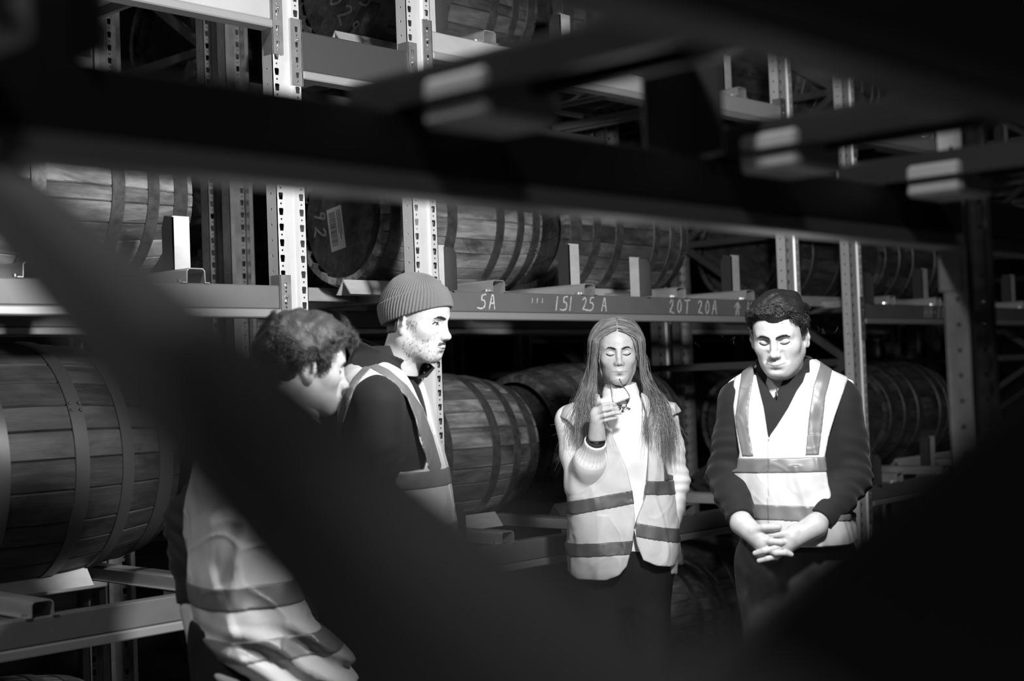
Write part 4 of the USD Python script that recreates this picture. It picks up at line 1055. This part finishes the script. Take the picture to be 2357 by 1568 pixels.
def vest(p):
    x, y, z = p.T
    d = P.loft(p, ves, 2.5)-creases(p, 211, 13, 0.014)-f32(.005)*wob(p*np.array([1, 1, .5], f32), 17, 51)-f32(.0028)*wob(p, 42, 52)
    d = d-f32(.006)*np.exp(-((x-.02-.3*(z-.95))/.016)**2)*(z < 1.05)-f32(.005)*np.exp(-((x+.08-.12*(z-.9))/.015)**2)*(z < 1.0)
    fr = y < .02
    ah = np.abs(x)-np.where(fr, poly(z, [(1.10, .30), (1.13, .165), (1.2, .145), (1.30, .150), (1.338, .185), (1.352, .235)]), np.where(z > 1.1, .195, .3))
    d = cut(d, ah)
    d = cut(d, -np.maximum(poly_sdf(x, z, gapW), y))
    nk = np.sqrt((x-.006)**2+(y-.01)**2)-.086; d = cut(d, -np.maximum(nk, 1.34-z))
    hem = np.where(x < .045, .771+.02*np.clip((-x-.17)/.03, 0, 1), .800)
    return cut(d, hem-z)
L1 = lambda p: np.maximum(band(p[:, 2]-.16*p[:, 0], 1.030, 1.079), p[:, 0]-.075)
L2 = lambda p: np.maximum(band(p[:, 2]-.05*p[:, 0], .860, .908), p[:, 0]-.045)
R1 = lambda p: np.maximum(band(p[:, 2]+.08*p[:, 0], 1.073, 1.123), .06-p[:, 0])
R2 = lambda p: np.maximum(band(p[:, 2]+.22*p[:, 0], .931, .981), .045-p[:, 0])
V1 = lambda p: np.maximum(np.maximum(band(p[:, 0], .150, .186), band(p[:, 2], 1.11, 1.25)), p[:, 1]-.02)
vest_parts(P, vest, (-.25, -.20, .75), (.25, .19, 1.45), [L1, L2, R1, R2, V1], .0036, TAPE_D)
trousers_and_shoes(P, J, [(.97, 0, 0, .142, .100), (.90, 0, .0, .160, .110), (.82, 0, .005, .178, .118), (.74, 0, .008, .165, .105), (.66, 0, .01, .11, .08)], BLACKCLOTH, .088, .062, .048, .008)
# long hair: locks of strands over a close cap
def cap_hair(p):
    b = H.sdf(p); x, y, z = p.T
    front = np.interp(np.abs(x), [0, .02, .04, .055, .065, .072, .085], [.092, .088, .072, .044, .010, -.03, -.10])
    yb = np.clip((y+.05)/.06, 0, 1)
    zl = front*(1-yb)-.13*yb
    return np.maximum(np.maximum(b-.009, zl-z), y*0-.0-(z+.135))
g, gf = isomesh(cap_hair, (-.11, -.13, -.14), (.11, .15, .15), .003); hp = smesh("hair", (fwd(g), gf), HAIRB_W, P.prim)
r = np.random.default_rng(3); stt = [[], [], []]
for side in (-1, 1):
    for k in range(70):
        u = r.uniform(0, 1)                        # 0: at the face, 1: at the back of the head
        yy = -.085+.19*u; lift = .004+.006*r.uniform()
        def on(a_deg, f):                          # a point over the cap, a_deg down from the parting
            a = math.radians(a_deg); s_ = math.sqrt(max(.05, 1-((yy-.012)/.112)**2))
            return np.array([side*math.sin(a)*(.079+lift)*(s_*.35+.65), yy+f, .033+math.cos(a)*(.0895+lift)*s_])
        root, top, tem, ear_ = on(3, 0), on(38, .004), on(72, .010), on(98, .012)
        tem[0] *= 1.03; ear_[0] *= 1.08
        if u < .3: top[2] -= .004
        jaw = np.array([side*(.088+.014*r.uniform()), -.034+.10*u, -.105])
        # falls in front of the shoulders for the forward locks, behind for the others
        frnt = r.uniform() < (.95 if u < .45 else .35)
        tipx = r.uniform(.085, .20) if side > 0 else r.uniform(.06, .17)
        sh = np.array([side*(.10+.45*(tipx-.06)+.01*r.normal()), (-.075 if frnt else .095)+.01*r.normal(), -.215+.015*r.normal()])
        mid = np.array([side*(tipx*.95), (-.115 if frnt else .105)+.008*r.normal(), -.30])
        tip = np.array([side*(tipx+.012*r.normal()), (-.125 if frnt else .11)+.008*r.normal(), (-.41 if side > 0 else -.37)+.045*r.normal()])
        ctrl = np.array([root, top, tem, ear_, jaw, sh, mid, tip])
        ctrl[:, 0] /= .96
        n = 34; st = stt[int(r.choice(3, p=[.33, .34, .33]))]
        off = r.normal(size=(n, 3))*np.array([.0040, .0055, .0035])
        for i in range(n):
            o = off[i]; c = ctrl.copy(); c[1:] += o; c[0] += o*np.array([.3, 1, .2]); c[5:] += o*np.array([[1.0], [1.3], [1.8]])+r.normal(size=(3, 3))*.004
            for q in range(4):                      # keep the strand outside the cap
                dd = c[q]-np.array([0, .012, .033]); k_ = np.linalg.norm(dd/np.array([.0835, .1075, .0945])); c[q] = c[q] if k_ > 1.03 else np.array([0, .012, .033])+dd*1.03/k_
            s = spline(c, 26); m = r.uniform(.86, 1.0)
            s = s[:max(8, int(26*m))]; st.append(fwd(s))
    for k in range(60):                              # stray hairs
        u = r.uniform(0, 1); c = np.array([[side*.06, -.05+.12*u, .09], [side*.097, -.03+.1*u, -.02], [side*(.115+.02*r.uniform()), -.02+.08*u, -.13], [side*(.15+.05*r.uniform()), -.03+.06*r.normal(), -.24], [side*(.19+.03*r.normal()), -.06, -.33+.05*r.normal()]])
        c += r.normal(size=c.shape)*.006; stt[1].append(fwd(spline(c, 18)))
for st, hm_ in zip(stt, HAIR_W): curves("hair_strands", st, .0011, hm_, hp)

# ---- tasting glass held by the woman
ga, gb = V(1414, 879.5, -.268), V(1440, 946, -.262)
up = ga-gb; gl = np.linalg.norm(up); up /= gl
gw = P.R @ gb+np.array([V.X, V.Y, 0]); upw = P.R @ up
exw = np.cross(upw, (0, 0, 1.)); exw /= np.linalg.norm(exw); eyw = np.cross(upw, exw)
gt = UsdGeom.Xform.Define(stage, "/World/tasting_glass"); mm = np.eye(4); mm[0, :3] = exw; mm[1, :3] = eyw; mm[2, :3] = upw; mm[3, :3] = gw
gt.AddTransformOp().Set(Gf.Matrix4d(mm.tolist())); keys(gt.GetPrim(), "tulip-shaped whisky tasting glass with a little liquid, held up by the woman", "glass")
def lathe(prof, n=48):
    V_ = np.vstack([np.c_[r*np.cos(np.arange(n)*2*PI/n), r*np.sin(np.arange(n)*2*PI/n), np.full(n, z)] for r, z in prof]); F_ = []
    for i in range(len(prof)-1):
        for k in range(n):
            a, b = i*n+k, i*n+(k+1) % n; F_ += [[a, b, b+n], [a, b+n, a+n]]
    return V_, np.array(F_)
outp = [(.0005, 0), (.0165, 0), (.0175, .002), (.0165, .005), (.010, .010), (.0085, .014), (.012, .020), (.022, .027), (.0295, .037), (.0318, .047), (.0300, .060), (.0255, .076), (.0220, .092), (.0208, .106), (.0210, .1125)]
inp = [(.0198, .1127), (.0196, .106), (.0208, .092), (.0243, .076), (.0288, .060), (.0305, .047), (.0282, .038), (.0205, .029), (.010, .0245), (.0005, .0235)]
GLASS = usdkit.material(stage, LK+"clear_glass", {"g": ("glass_bsdf", {"color": (1, 1, 1), "roughness": 0.0, "IOR": 1.5})}, surface="g.BSDF")
LIQ = usdkit.material(stage, LK+"whisky", {"g": ("glass_bsdf", {"color": grey(.55), "roughness": 0.0, "IOR": 1.36})}, surface="g.BSDF")
part("glass_bowl", lathe(outp+inp), GLASS, gt.GetPrim(), smooth=50)
part("whisky", lathe([(.0005, .0245), (.0098, .0252), (.0200, .0297), (.0266, .0365), (.0268, .0368), (.0005, .0368)]), LIQ, gt.GetPrim(), smooth=40)
# ---- man in the knitted hat, in profile
V = View(895, 4.30, 75); P = Person("bearded man in ribbed grey knitted hat and dark jacket under a hi-vis vest, in profile", V.X, V.Y, V.theta)
H = Head(jaw=1.02, width=.98, neck=.060, smile=.8, nose=1.10, face=1.0, brow=1.1, lid=.62, open=.0016, long=1.03, look=.004)
sc = 1.0; R = face_rot(V, 62, .20); pos = V(1005, 744, -.105)-R @ np.array([-.030, -.082, 0])*sc
head = do_head(P, H, pos, R, sc, brow=.9, lashw=.0007)
inv, fwd = place_head(H, pos, R, sc)
fl = lambda x, y, z: V.Q @ np.array([x, y, z])
J = dict(neck=np.array([.0, .02, 1.56]), chest=np.array([0, .01, 1.38]), pelvis=np.array([0, .02, 1.0]), shR=V(868, 930, -.165), shL=V(905, 930, .17), elR=V(862, 1135, -.19), elL=V(900, 1130, .2), wrR=V(905, 1318, -.18), wrL=V(935, 1310, .17),
         hipR=np.array([-.09, .01, .95]), hipL=np.array([.09, .01, .95]), knR=np.array([-.10, -.02, .52]), knL=np.array([.10, -.01, .52]), anR=np.array([-.11, .03, .09]), anL=np.array([.11, .03, .09]))
def side_hand(p, w, s):
    kn = [w+np.array([.012*s, -.036+.02*k, -.082]) for k in range(4)]
    fs = [([k, k+np.array([-.004*s, -.004, -.04]), k+np.array([-.014*s, -.004, -.066+.004*abs(i-1)])], [.0095, .009, .0072]) for i, k in enumerate(kn)]+[([w+np.array([0, -.025, -.02]), w+np.array([-.01*s, -.052, -.055]), w+np.array([-.014*s, -.058, -.085])], [.0125, .0108, .0088])]
    return hand(p, w, kn, fs, .013, .024)
hs = [isomesh(lambda p: smin(side_hand(p, J[w], s), cap(p, J[e], J[w], .035, .026), .01), J[w]-np.array([.07, .09, .19]), J[w]+np.array([.07, .08, .06]), .0045) for w, e, s in (("wrR", "elR", -1), ("wrL", "elL", 1))]
bv, bf = isomesh(lambda p: simple_body(p, J)+f32(.008), (-.34, -.26, .0), (.34, .26, 1.5), .012)
smesh("body", *(lambda a: ((a[0], a[1]), SKIN, P.prim, a[2]))(join((head[0], head[1], head[2]*1.0), (*hs[0], 1.0), (*hs[1], 1.0), (bv, bf, 1.0))))
# stubble and moustache, a thin dark skin over jaw and lip
def stubble(p):
    b = H.sdf(p); q = p.copy(); q[:, 0] = np.abs(q[:, 0])/H.width
    m = chain(q, [(.002, -.098, -.0585), (.016, -.094, -.0605), (.029, -.085, -.074)], [.0050, .0050, .0034], .004)
    return np.maximum(b-f32(.0016)-f32(.0008)*wob(p, 260, 3, 1), m)
g, gf = isomesh(stubble, (-.07, -.12, -.10), (.07, -.03, -.03), .0014); smesh("moustache", (fwd(g), gf), HAIRB_L, P.prim)
chinv = lambda p: (p[:, 2] < -.045) & (p[:, 1] > -.12) & (p[:, 1] < .0) & (p[:, 2] > -.125) & ~((np.abs(p[:, 0]) < .03) & (p[:, 2] > -.083) & (p[:, 1] < -.07))
side = lambda p: chinv(p) | ((np.abs(p[:, 0]) > .05) & (p[:, 1] < -.0) & (p[:, 1] > -.035) & (p[:, 2] < .0) & (p[:, 2] > -.1))
curves("stubble", scalp_strands(fwd, H.sdf, 2600, .005, 9, side, curl=.4, lift=.0006), .0005, HAIR_L, P.prim)
nape = lambda p: np.maximum(np.maximum(H.sdf(p)-f32(.004), np.maximum(p[:, 2]-.03, -.050-p[:, 2]-.25*(p[:, 1]-.06))), .030-p[:, 1])
def nape_hair(p):
    q = p.copy(); q[:, 0] = np.abs(q[:, 0]); return np.maximum(nape(p), -ell(q, (.080, .006, -.012), (.02, .024, .034)))
g, gf = isomesh(nape_hair, (-.10, -.04, -.09), (.10, .13, .04), .003); smesh("hair", (fwd(g), gf), HAIRB_L, P.prim)
# hat: ribbed crown with a turned-up cuff
def hat(p):
    x, y, z = p.T; an = np.arctan2(x, y-.012); ribs = np.sin(an*60)
    rr = np.sqrt(x*x+(y-.012)**2)
    e = ell(p, (0, .012, .040), (.0895, .1115, .101))-f32(.0016)*ribs*np.clip(rr/.03, 0, 1)+f32(.0008)*wob(p, 60, 2)
    low = .024-.46*(y+.03)
    cuff = ell(p, (0, .012, .034), (.0950, .1175, .112))-f32(.0019)*ribs
    top = low+.068+.0012*np.sin(an*120)
    cuff = np.maximum(cuff, band(z, low, top))
    return smin(np.maximum(e, low+.004-z), cuff, .002)
g, gf = isomesh(hat, (-.12, -.13, -.06), (.12, .16, .17), .0017); hp = smesh("knitted_hat", (fwd(g), gf), KNITG, P.prim)
hd = np.array([-.55, -.83, 0]); hd /= np.linalg.norm(hd)
def on_hat(d, z, lift):
    o = np.array([0, .012, z]); t = .05; dd = np.array([[d[0], d[1], 0]])
    for _ in range(30): t += float(hat((o+dd*t).astype(f32))[0])*.8
    return o+dd[0]*(t+lift)
c0 = on_hat(hd, .105, .002); ex = np.cross((0, 0, 1.), hd); T = basis(c0, -ex, (0, 0, 1), hd)
lab = MB().prism(sg.box(-.011, -.008, .011, .008), .003, T).mesh(); tg = part("hat_label", (fwd(lab[0]), lab[1]), LASH, hp, label="small dark label on the cuff")
T2 = basis(c0+hd*.003, -ex, (0, 0, 1), hd); bl = affinity.scale(sg.Point(0, 0).buffer(.005, 8), 1.1, .75).union(sg.box(-.0055, -.004, .004, -.0005))
lab = MB().prism(bl, .0006, T2).mesh(); part("label_mark", (fwd(lab[0]), lab[1]), PAPER, tg, label="pale mark on the hat label")
# jacket
tor = [(1.60, 0, .02, .066, .066), (1.56, 0, .03, .11, .08), (1.515, 0, .03, .165, .095), (1.46, 0, .02, .185, .108), (1.36, 0, .01, .19, .122), (1.2, 0, .0, .18, .126), (1.05, 0, 0, .172, .124), (.96, 0, 0, .172, .124), (.93, 0, 0, .17, .12)]
def jacket(p):
    d = P.loft(p, tor)-f32(.003)*wob(p, 15, 61)
    for a, b, c, s in (("shR", "elR", "wrR", 21), ("shL", "elL", "wrL", 22)):
        w = J[c]*.97+J[b]*.03; q = sleeve(p, [J[a], J[a]*.5+J[b]*.5, J[b], J[b]*.5+w*.5, w], [.078, .074, .066, .056, .043], .0040, .06, s)
        d = smin(d, np.maximum(q, plane(p, w-J[b], w)), .03)
    q = p-np.array([0, .012, 0], f32); an = np.arctan2(q[:, 0], -q[:, 1]); r = np.sqrt(q[:, 0]**2+((q[:, 1]+.55*(q[:, 2]-1.56)-.0)*.88)**2)
    rr = .080+.16*np.clip(q[:, 2]-1.55, -.05, .1)+.012*np.cos(an)**2
    top = 1.585+.46*np.clip(q[:, 1]+.02, -.10, .10)
    col = np.maximum(np.maximum(np.abs(r-rr)-.0045, q[:, 2]-top), 1.46-q[:, 2])
    notch = np.maximum(np.abs(q[:, 0])-.45*np.clip(q[:, 2]-1.43, 0, 1), q[:, 1]); col = np.maximum(col, -notch)
    return smin(d, col.astype(f32), .008)
smesh("softshell_jacket", isomesh(jacket, (-.36, -.26, .72), (.36, .26, 1.68), .0045), JACKET2, P.prim)
ves = [(1.570, 0, .025, .085, .075), (1.545, 0, .032, .135, .098), (1.50, 0, .026, .196, .116), (1.44, 0, .018, .212, .126), (1.34, 0, .006, .212, .142), (1.2, 0, -.014, .205, .158), (1.05, 0, -.022, .205, .168), (.93, 0, -.026, .21, .174), (.90, 0, -.026, .21, .174)]
armh = V.xz([(868, 866), (905, 884), (938, 915), (958, 965), (966, 1015), (984, 1058), (976, 1082), (935, 1086), (880, 1080), (805, 1070), (782, 1000), (806, 935), (838, 888)], -.19)
def vest(p):
    x, y, z = p.T; c = V.cam(p @ np.eye(3, dtype=f32)); c = p @ V.Q.astype(f32)
    d = P.loft(p, ves, 2.4)-creases(p, 221, 11, 0.014)-f32(.005)*wob(p*np.array([1, 1, .5], f32), 15, 71)-f32(.0022)*wob(p, 40, 72)
    pa = np.maximum(poly_sdf(c[:, 0], c[:, 2], armh), c[:, 1]+.02); d = cut(d, -pa)
    d = cut(d, -np.maximum(np.maximum(.205-x, 1.2-z), z-1.52)*1.0) if False else np.maximum(d, np.where(z > 1.22, x-.20, -1))
    nk = np.sqrt(x*x+((y-.015+.5*(z-1.56))*.9)**2)-.108; d = cut(d, -np.maximum(nk, 1.47-z))
    d = cut(d, -np.maximum(np.abs(x)-.012-.42*np.clip(z-1.33, 0, 1), np.maximum(y+.03, 1.0-z)))
    return cut(d, .905-z)
cm = lambda p: p @ V.Q.astype(f32)
strapb = V.xz([(852, 838), (822, 872), (795, 920), (779, 985)], -.12); strapf = V.xz([(852, 838), (890, 858), (930, 895), (962, 945), (985, 1010), (1003, 1075)], -.17)
S1 = lambda p: np.maximum(line_sdf(cm(p)[:, 0], cm(p)[:, 2], strapb, [.010, .010, .009, .008]), cm(p)[:, 1]+.02)
S2 = lambda p: np.maximum(line_sdf(cm(p)[:, 0], cm(p)[:, 2], strapf, [.010, .012, .014, .017, .019, .020]), cm(p)[:, 1]+.0)
vest_parts(P, vest, (-.26, -.23, .88), (.26, .20, 1.62), [S1, S2, hb(1.180, 1.230, .0), hb(1.02, 1.07)], .0036)
fq = [V.flat(a, b, 0) for a, b in ((960, 872), (968, 838), (984, 832), (1001, 847), (982, 869))]
fm = trimesh.creation.extrude_polygon(sg.Polygon([(q[0], q[2]) for q in fq]), .007, engine="earcut"); fm.apply_transform(XZ((0, .0, 0))); part("collar_flap", (np.array(fm.vertices) @ V.Q.T, np.array(fm.faces)), JACKET2, P.prim)
for a, b in ((985, 843), (976, 857)):
    s = trimesh.creation.icosphere(2, .0042); s.apply_translation(V(a, b, -.008)); part("collar_snap", (np.array(s.vertices), np.array(s.faces)), BOLT, P.prim, smooth=True)
trousers_and_shoes(P, J, [(1.02, 0, 0, .165, .118), (.93, 0, .005, .172, .125), (.85, 0, .01, .168, .12), (.76, 0, .01, .12, .085)], BLACKCLOTH, h=.008)

# ---- man bending forward on the left, seen from behind his right shoulder
V = View(600, 3.55, 100); P = Person("curly-haired man bending forward at left, back in a hi-vis vest, in profile", V.X, V.Y, V.theta)
H = Head(jaw=1.04, width=1.0, neck=.060, nose=1.05, brow=1.0, smile=.2)
R = face_rot(V, 104, .17); pos = V(709, 848, -.07)-R @ np.array([-.0745, .012, -.010])
head = do_head(P, H, pos, R, 1.0, brow=.6, browm=HAIRB_L)
inv, fwd = place_head(H, pos, R, 1.0)
nk = V(672, 990, .02)
J = dict(neck=V(668, 985, .01), chest=V(600, 1060, .0), pelvis=V(560, 1500, .0), shR=V(612, 1015, -.165), shL=V(600, 1000, .20), elR=V(768, 1120, -.13), elL=V(445, 1190, .17), wrR=V(852, 1195, .03), wrL=V(452, 1390, .12),
         hipR=V(560, 1560, -.09), hipL=V(560, 1560, .09), knR=np.array([-.10, .0, .44]), knL=np.array([.10, .02, .44]), anR=np.array([-.10, .04, .09]), anL=np.array([.10, .06, .09]))
def fore_hand(p, w, e):
    d = w-e; d = d/np.linalg.norm(d); n = np.cross(d, (0, 0, 1.)); n /= np.linalg.norm(n); u = np.cross(n, d)
    kn = [w+d*.085+u*(.03-.02*k) for k in range(4)]
    fs = [([k, k+d*.035-n*.018, k+d*.045-n*.045], [.0098, .0092, .0076]) for k in kn]+[([w+d*.02+u*.022, w+d*.055+u*.045-n*.012, w+d*.085+u*.045-n*.02], [.0125, .0108, .0088])]
    return smin(hand(p, w, kn, fs, .013, .024), cap(p, e, w, .036, .026), .01)
hs = [isomesh(lambda p: fore_hand(p, J[w], J[e]), J[w]-.15, J[w]+.15, .0045) for w, e in (("wrR", "elR"), ("wrL", "elL"))]
def neckb(p): return smin(simple_body(p, J)+f32(.008), cap(p, V(690, 940, .0), J["neck"], .055, .06), .03)
bv, bf = isomesh(neckb, (-.36, -.30, .0), (.36, .36, 1.48), .012)
smesh("body", *(lambda a: ((a[0], a[1]), SKIN, P.prim, a[2]))(join(head, (*hs[0], 1.0), (*hs[1], 1.0), (bv, bf, 1.0))))
def row(z, px, py, a, b): q = V(px, py, .0); return (z, 0, q[1], a, b)
zz = lambda py: V.flat(600, py, 0)[2]
tor = [(zz(950), 0, V(660, 950)[1], .07, .07), (zz(985), 0, V(640, 985)[1], .14, .10), (zz(1020), 0, V(622, 1020)[1], .185, .125), (zz(1100), 0, V(590, 1100)[1], .19, .130), (zz(1300), 0, V(562, 1300)[1], .178, .118), (zz(1500), 0, V(560, 1500)[1], .175, .118), (zz(1568), 0, V(560, 1568)[1], .175, .118)]
def jacket(p):
    d = P.loft(p, tor)-f32(.003)*wob(p, 15, 81)
    for a, b, c, s in (("shR", "elR", "wrR", 31), ("shL", "elL", "wrL", 32)):
        w = J[c]*.95+J[b]*.05; q = sleeve(p, [J[a], J[a]*.5+J[b]*.5, J[b], J[b]*.5+w*.5, w], [.072, .066, .062, .054, .042], .0048, .045, s)
        d = smin(d, np.maximum(q, plane(p, w-J[b], w)), .03)
    q = V(676, 955, 0); d = smin(d, np.maximum(cap(p, V(655, 1010, 0), V(686, 925, 0), .092, .080), plane(p, V(700, 930, 0)-V(640, 1000, 0), V(690, 945, 0))), .02)
    return d
smesh("fleece_jacket", isomesh(jacket, (-.36, -.34, .74), (.36, .36, 1.55), .005), JACKET, P.prim)
def vrow(py, pl, pr, a): l, r_ = V(pl, py)[1], V(pr, py)[1]; return (zz(py), 0, (l+r_)/2, a, abs(r_-l)/2)
ves = [vrow(962, 590, 720, .10), vrow(990, 545, 735, .165), vrow(1030, 470, 735, .20), vrow(1080, 446, 725, .208), vrow(1150, 441, 712, .205), vrow(1290, 444, 672, .198), vrow(1400, 456, 700, .200), vrow(1470, 464, 762, .205), vrow(1520, 470, 800, .21), vrow(1600, 480, 812, .21), vrow(1640, 484, 812, .21)]
def vest(p):
    x, y, z = p.T; c = p @ V.Q.astype(f32)
    d = P.loft(p, ves, 2.9)-creases(p, 231, 11, 0.014)-f32(.006)*wob(p*np.array([1, 1, .6], f32), 13, 91)-f32(.0035)*wob(p, 30, 92)
    s = (c[:, 0]*.55+c[:, 2]); d = d-f32(.008)*np.sin(s*95+wob(p, 12, 93)*1.5)*np.clip((zz(1400)-z)/.06, 0, 1)
    d = d-f32(.006)*np.exp(-((c[:, 0]+.045-.18*(c[:, 2]-1.2))/.02)**2)
    ar = np.sqrt((c[:, 0]-.03)**2+((c[:, 2]-1.33)*.8)**2)-.085; d = cut(d, -np.maximum(ar, c[:, 1]+.10))
    d = cut(d, -np.maximum(ar-.02, .10-c[:, 1]))
    n_ = np.sqrt(x*x+(y-V(668, 985)[1])**2)-.09; d = cut(d, -np.maximum(n_, 1.36-z))
    return cut(d, .76-z)
vest_parts(P, vest, (-.26, -.34, .72), (.26, .22, 1.46), [hb(.968, 1.024), hb(.846, .900)], .0042)
trousers_and_shoes(P, J, [(.92, 0, V(560, 1500)[1], .170, .118), (.82, 0, V(560, 1560)[1], .175, .125), (.74, 0, V(560, 1560)[1], .165, .11), (.66, 0, V(560, 1560)[1], .11, .08)], BLACKCLOTH, h=.009)
def hair(p, H=H):
    b = H.sdf(p); x, y, z = p.T
    th = .006+.016*np.clip((z-.03)/.07, 0, 1)+.012*np.clip((-y-.03)/.05, 0, 1)*(z > .05)+.005*wob(p, 60, 131, 2)+.003*wob(p, 140, 135, 1)*(z > .03)
    hl = hairline(p)+.004*wob(p, 90, 133, 1); th = th*np.clip((z-hl)/.024, .12, 1)
    d = np.maximum(b-th, hl-z); q = p.copy(); q[:, 0] = np.abs(q[:, 0])
    return np.maximum(d, -ell(q, (.082, .008, -.010), (.016, .021, .032)))
g, gf = isomesh(hair, (-.11, -.14, -.09), (.11, .15, .17), .0028); hp = smesh("hair", (fwd(g), gf), HAIRB_L, P.prim)
curves("hair_strands", scalp_strands(fwd, hair, 5200, .030, 15, lambda p: p[:, 2] > hairline(p)+.006, curl=1.1, lift=.005), .0010, HAIR_L, hp)
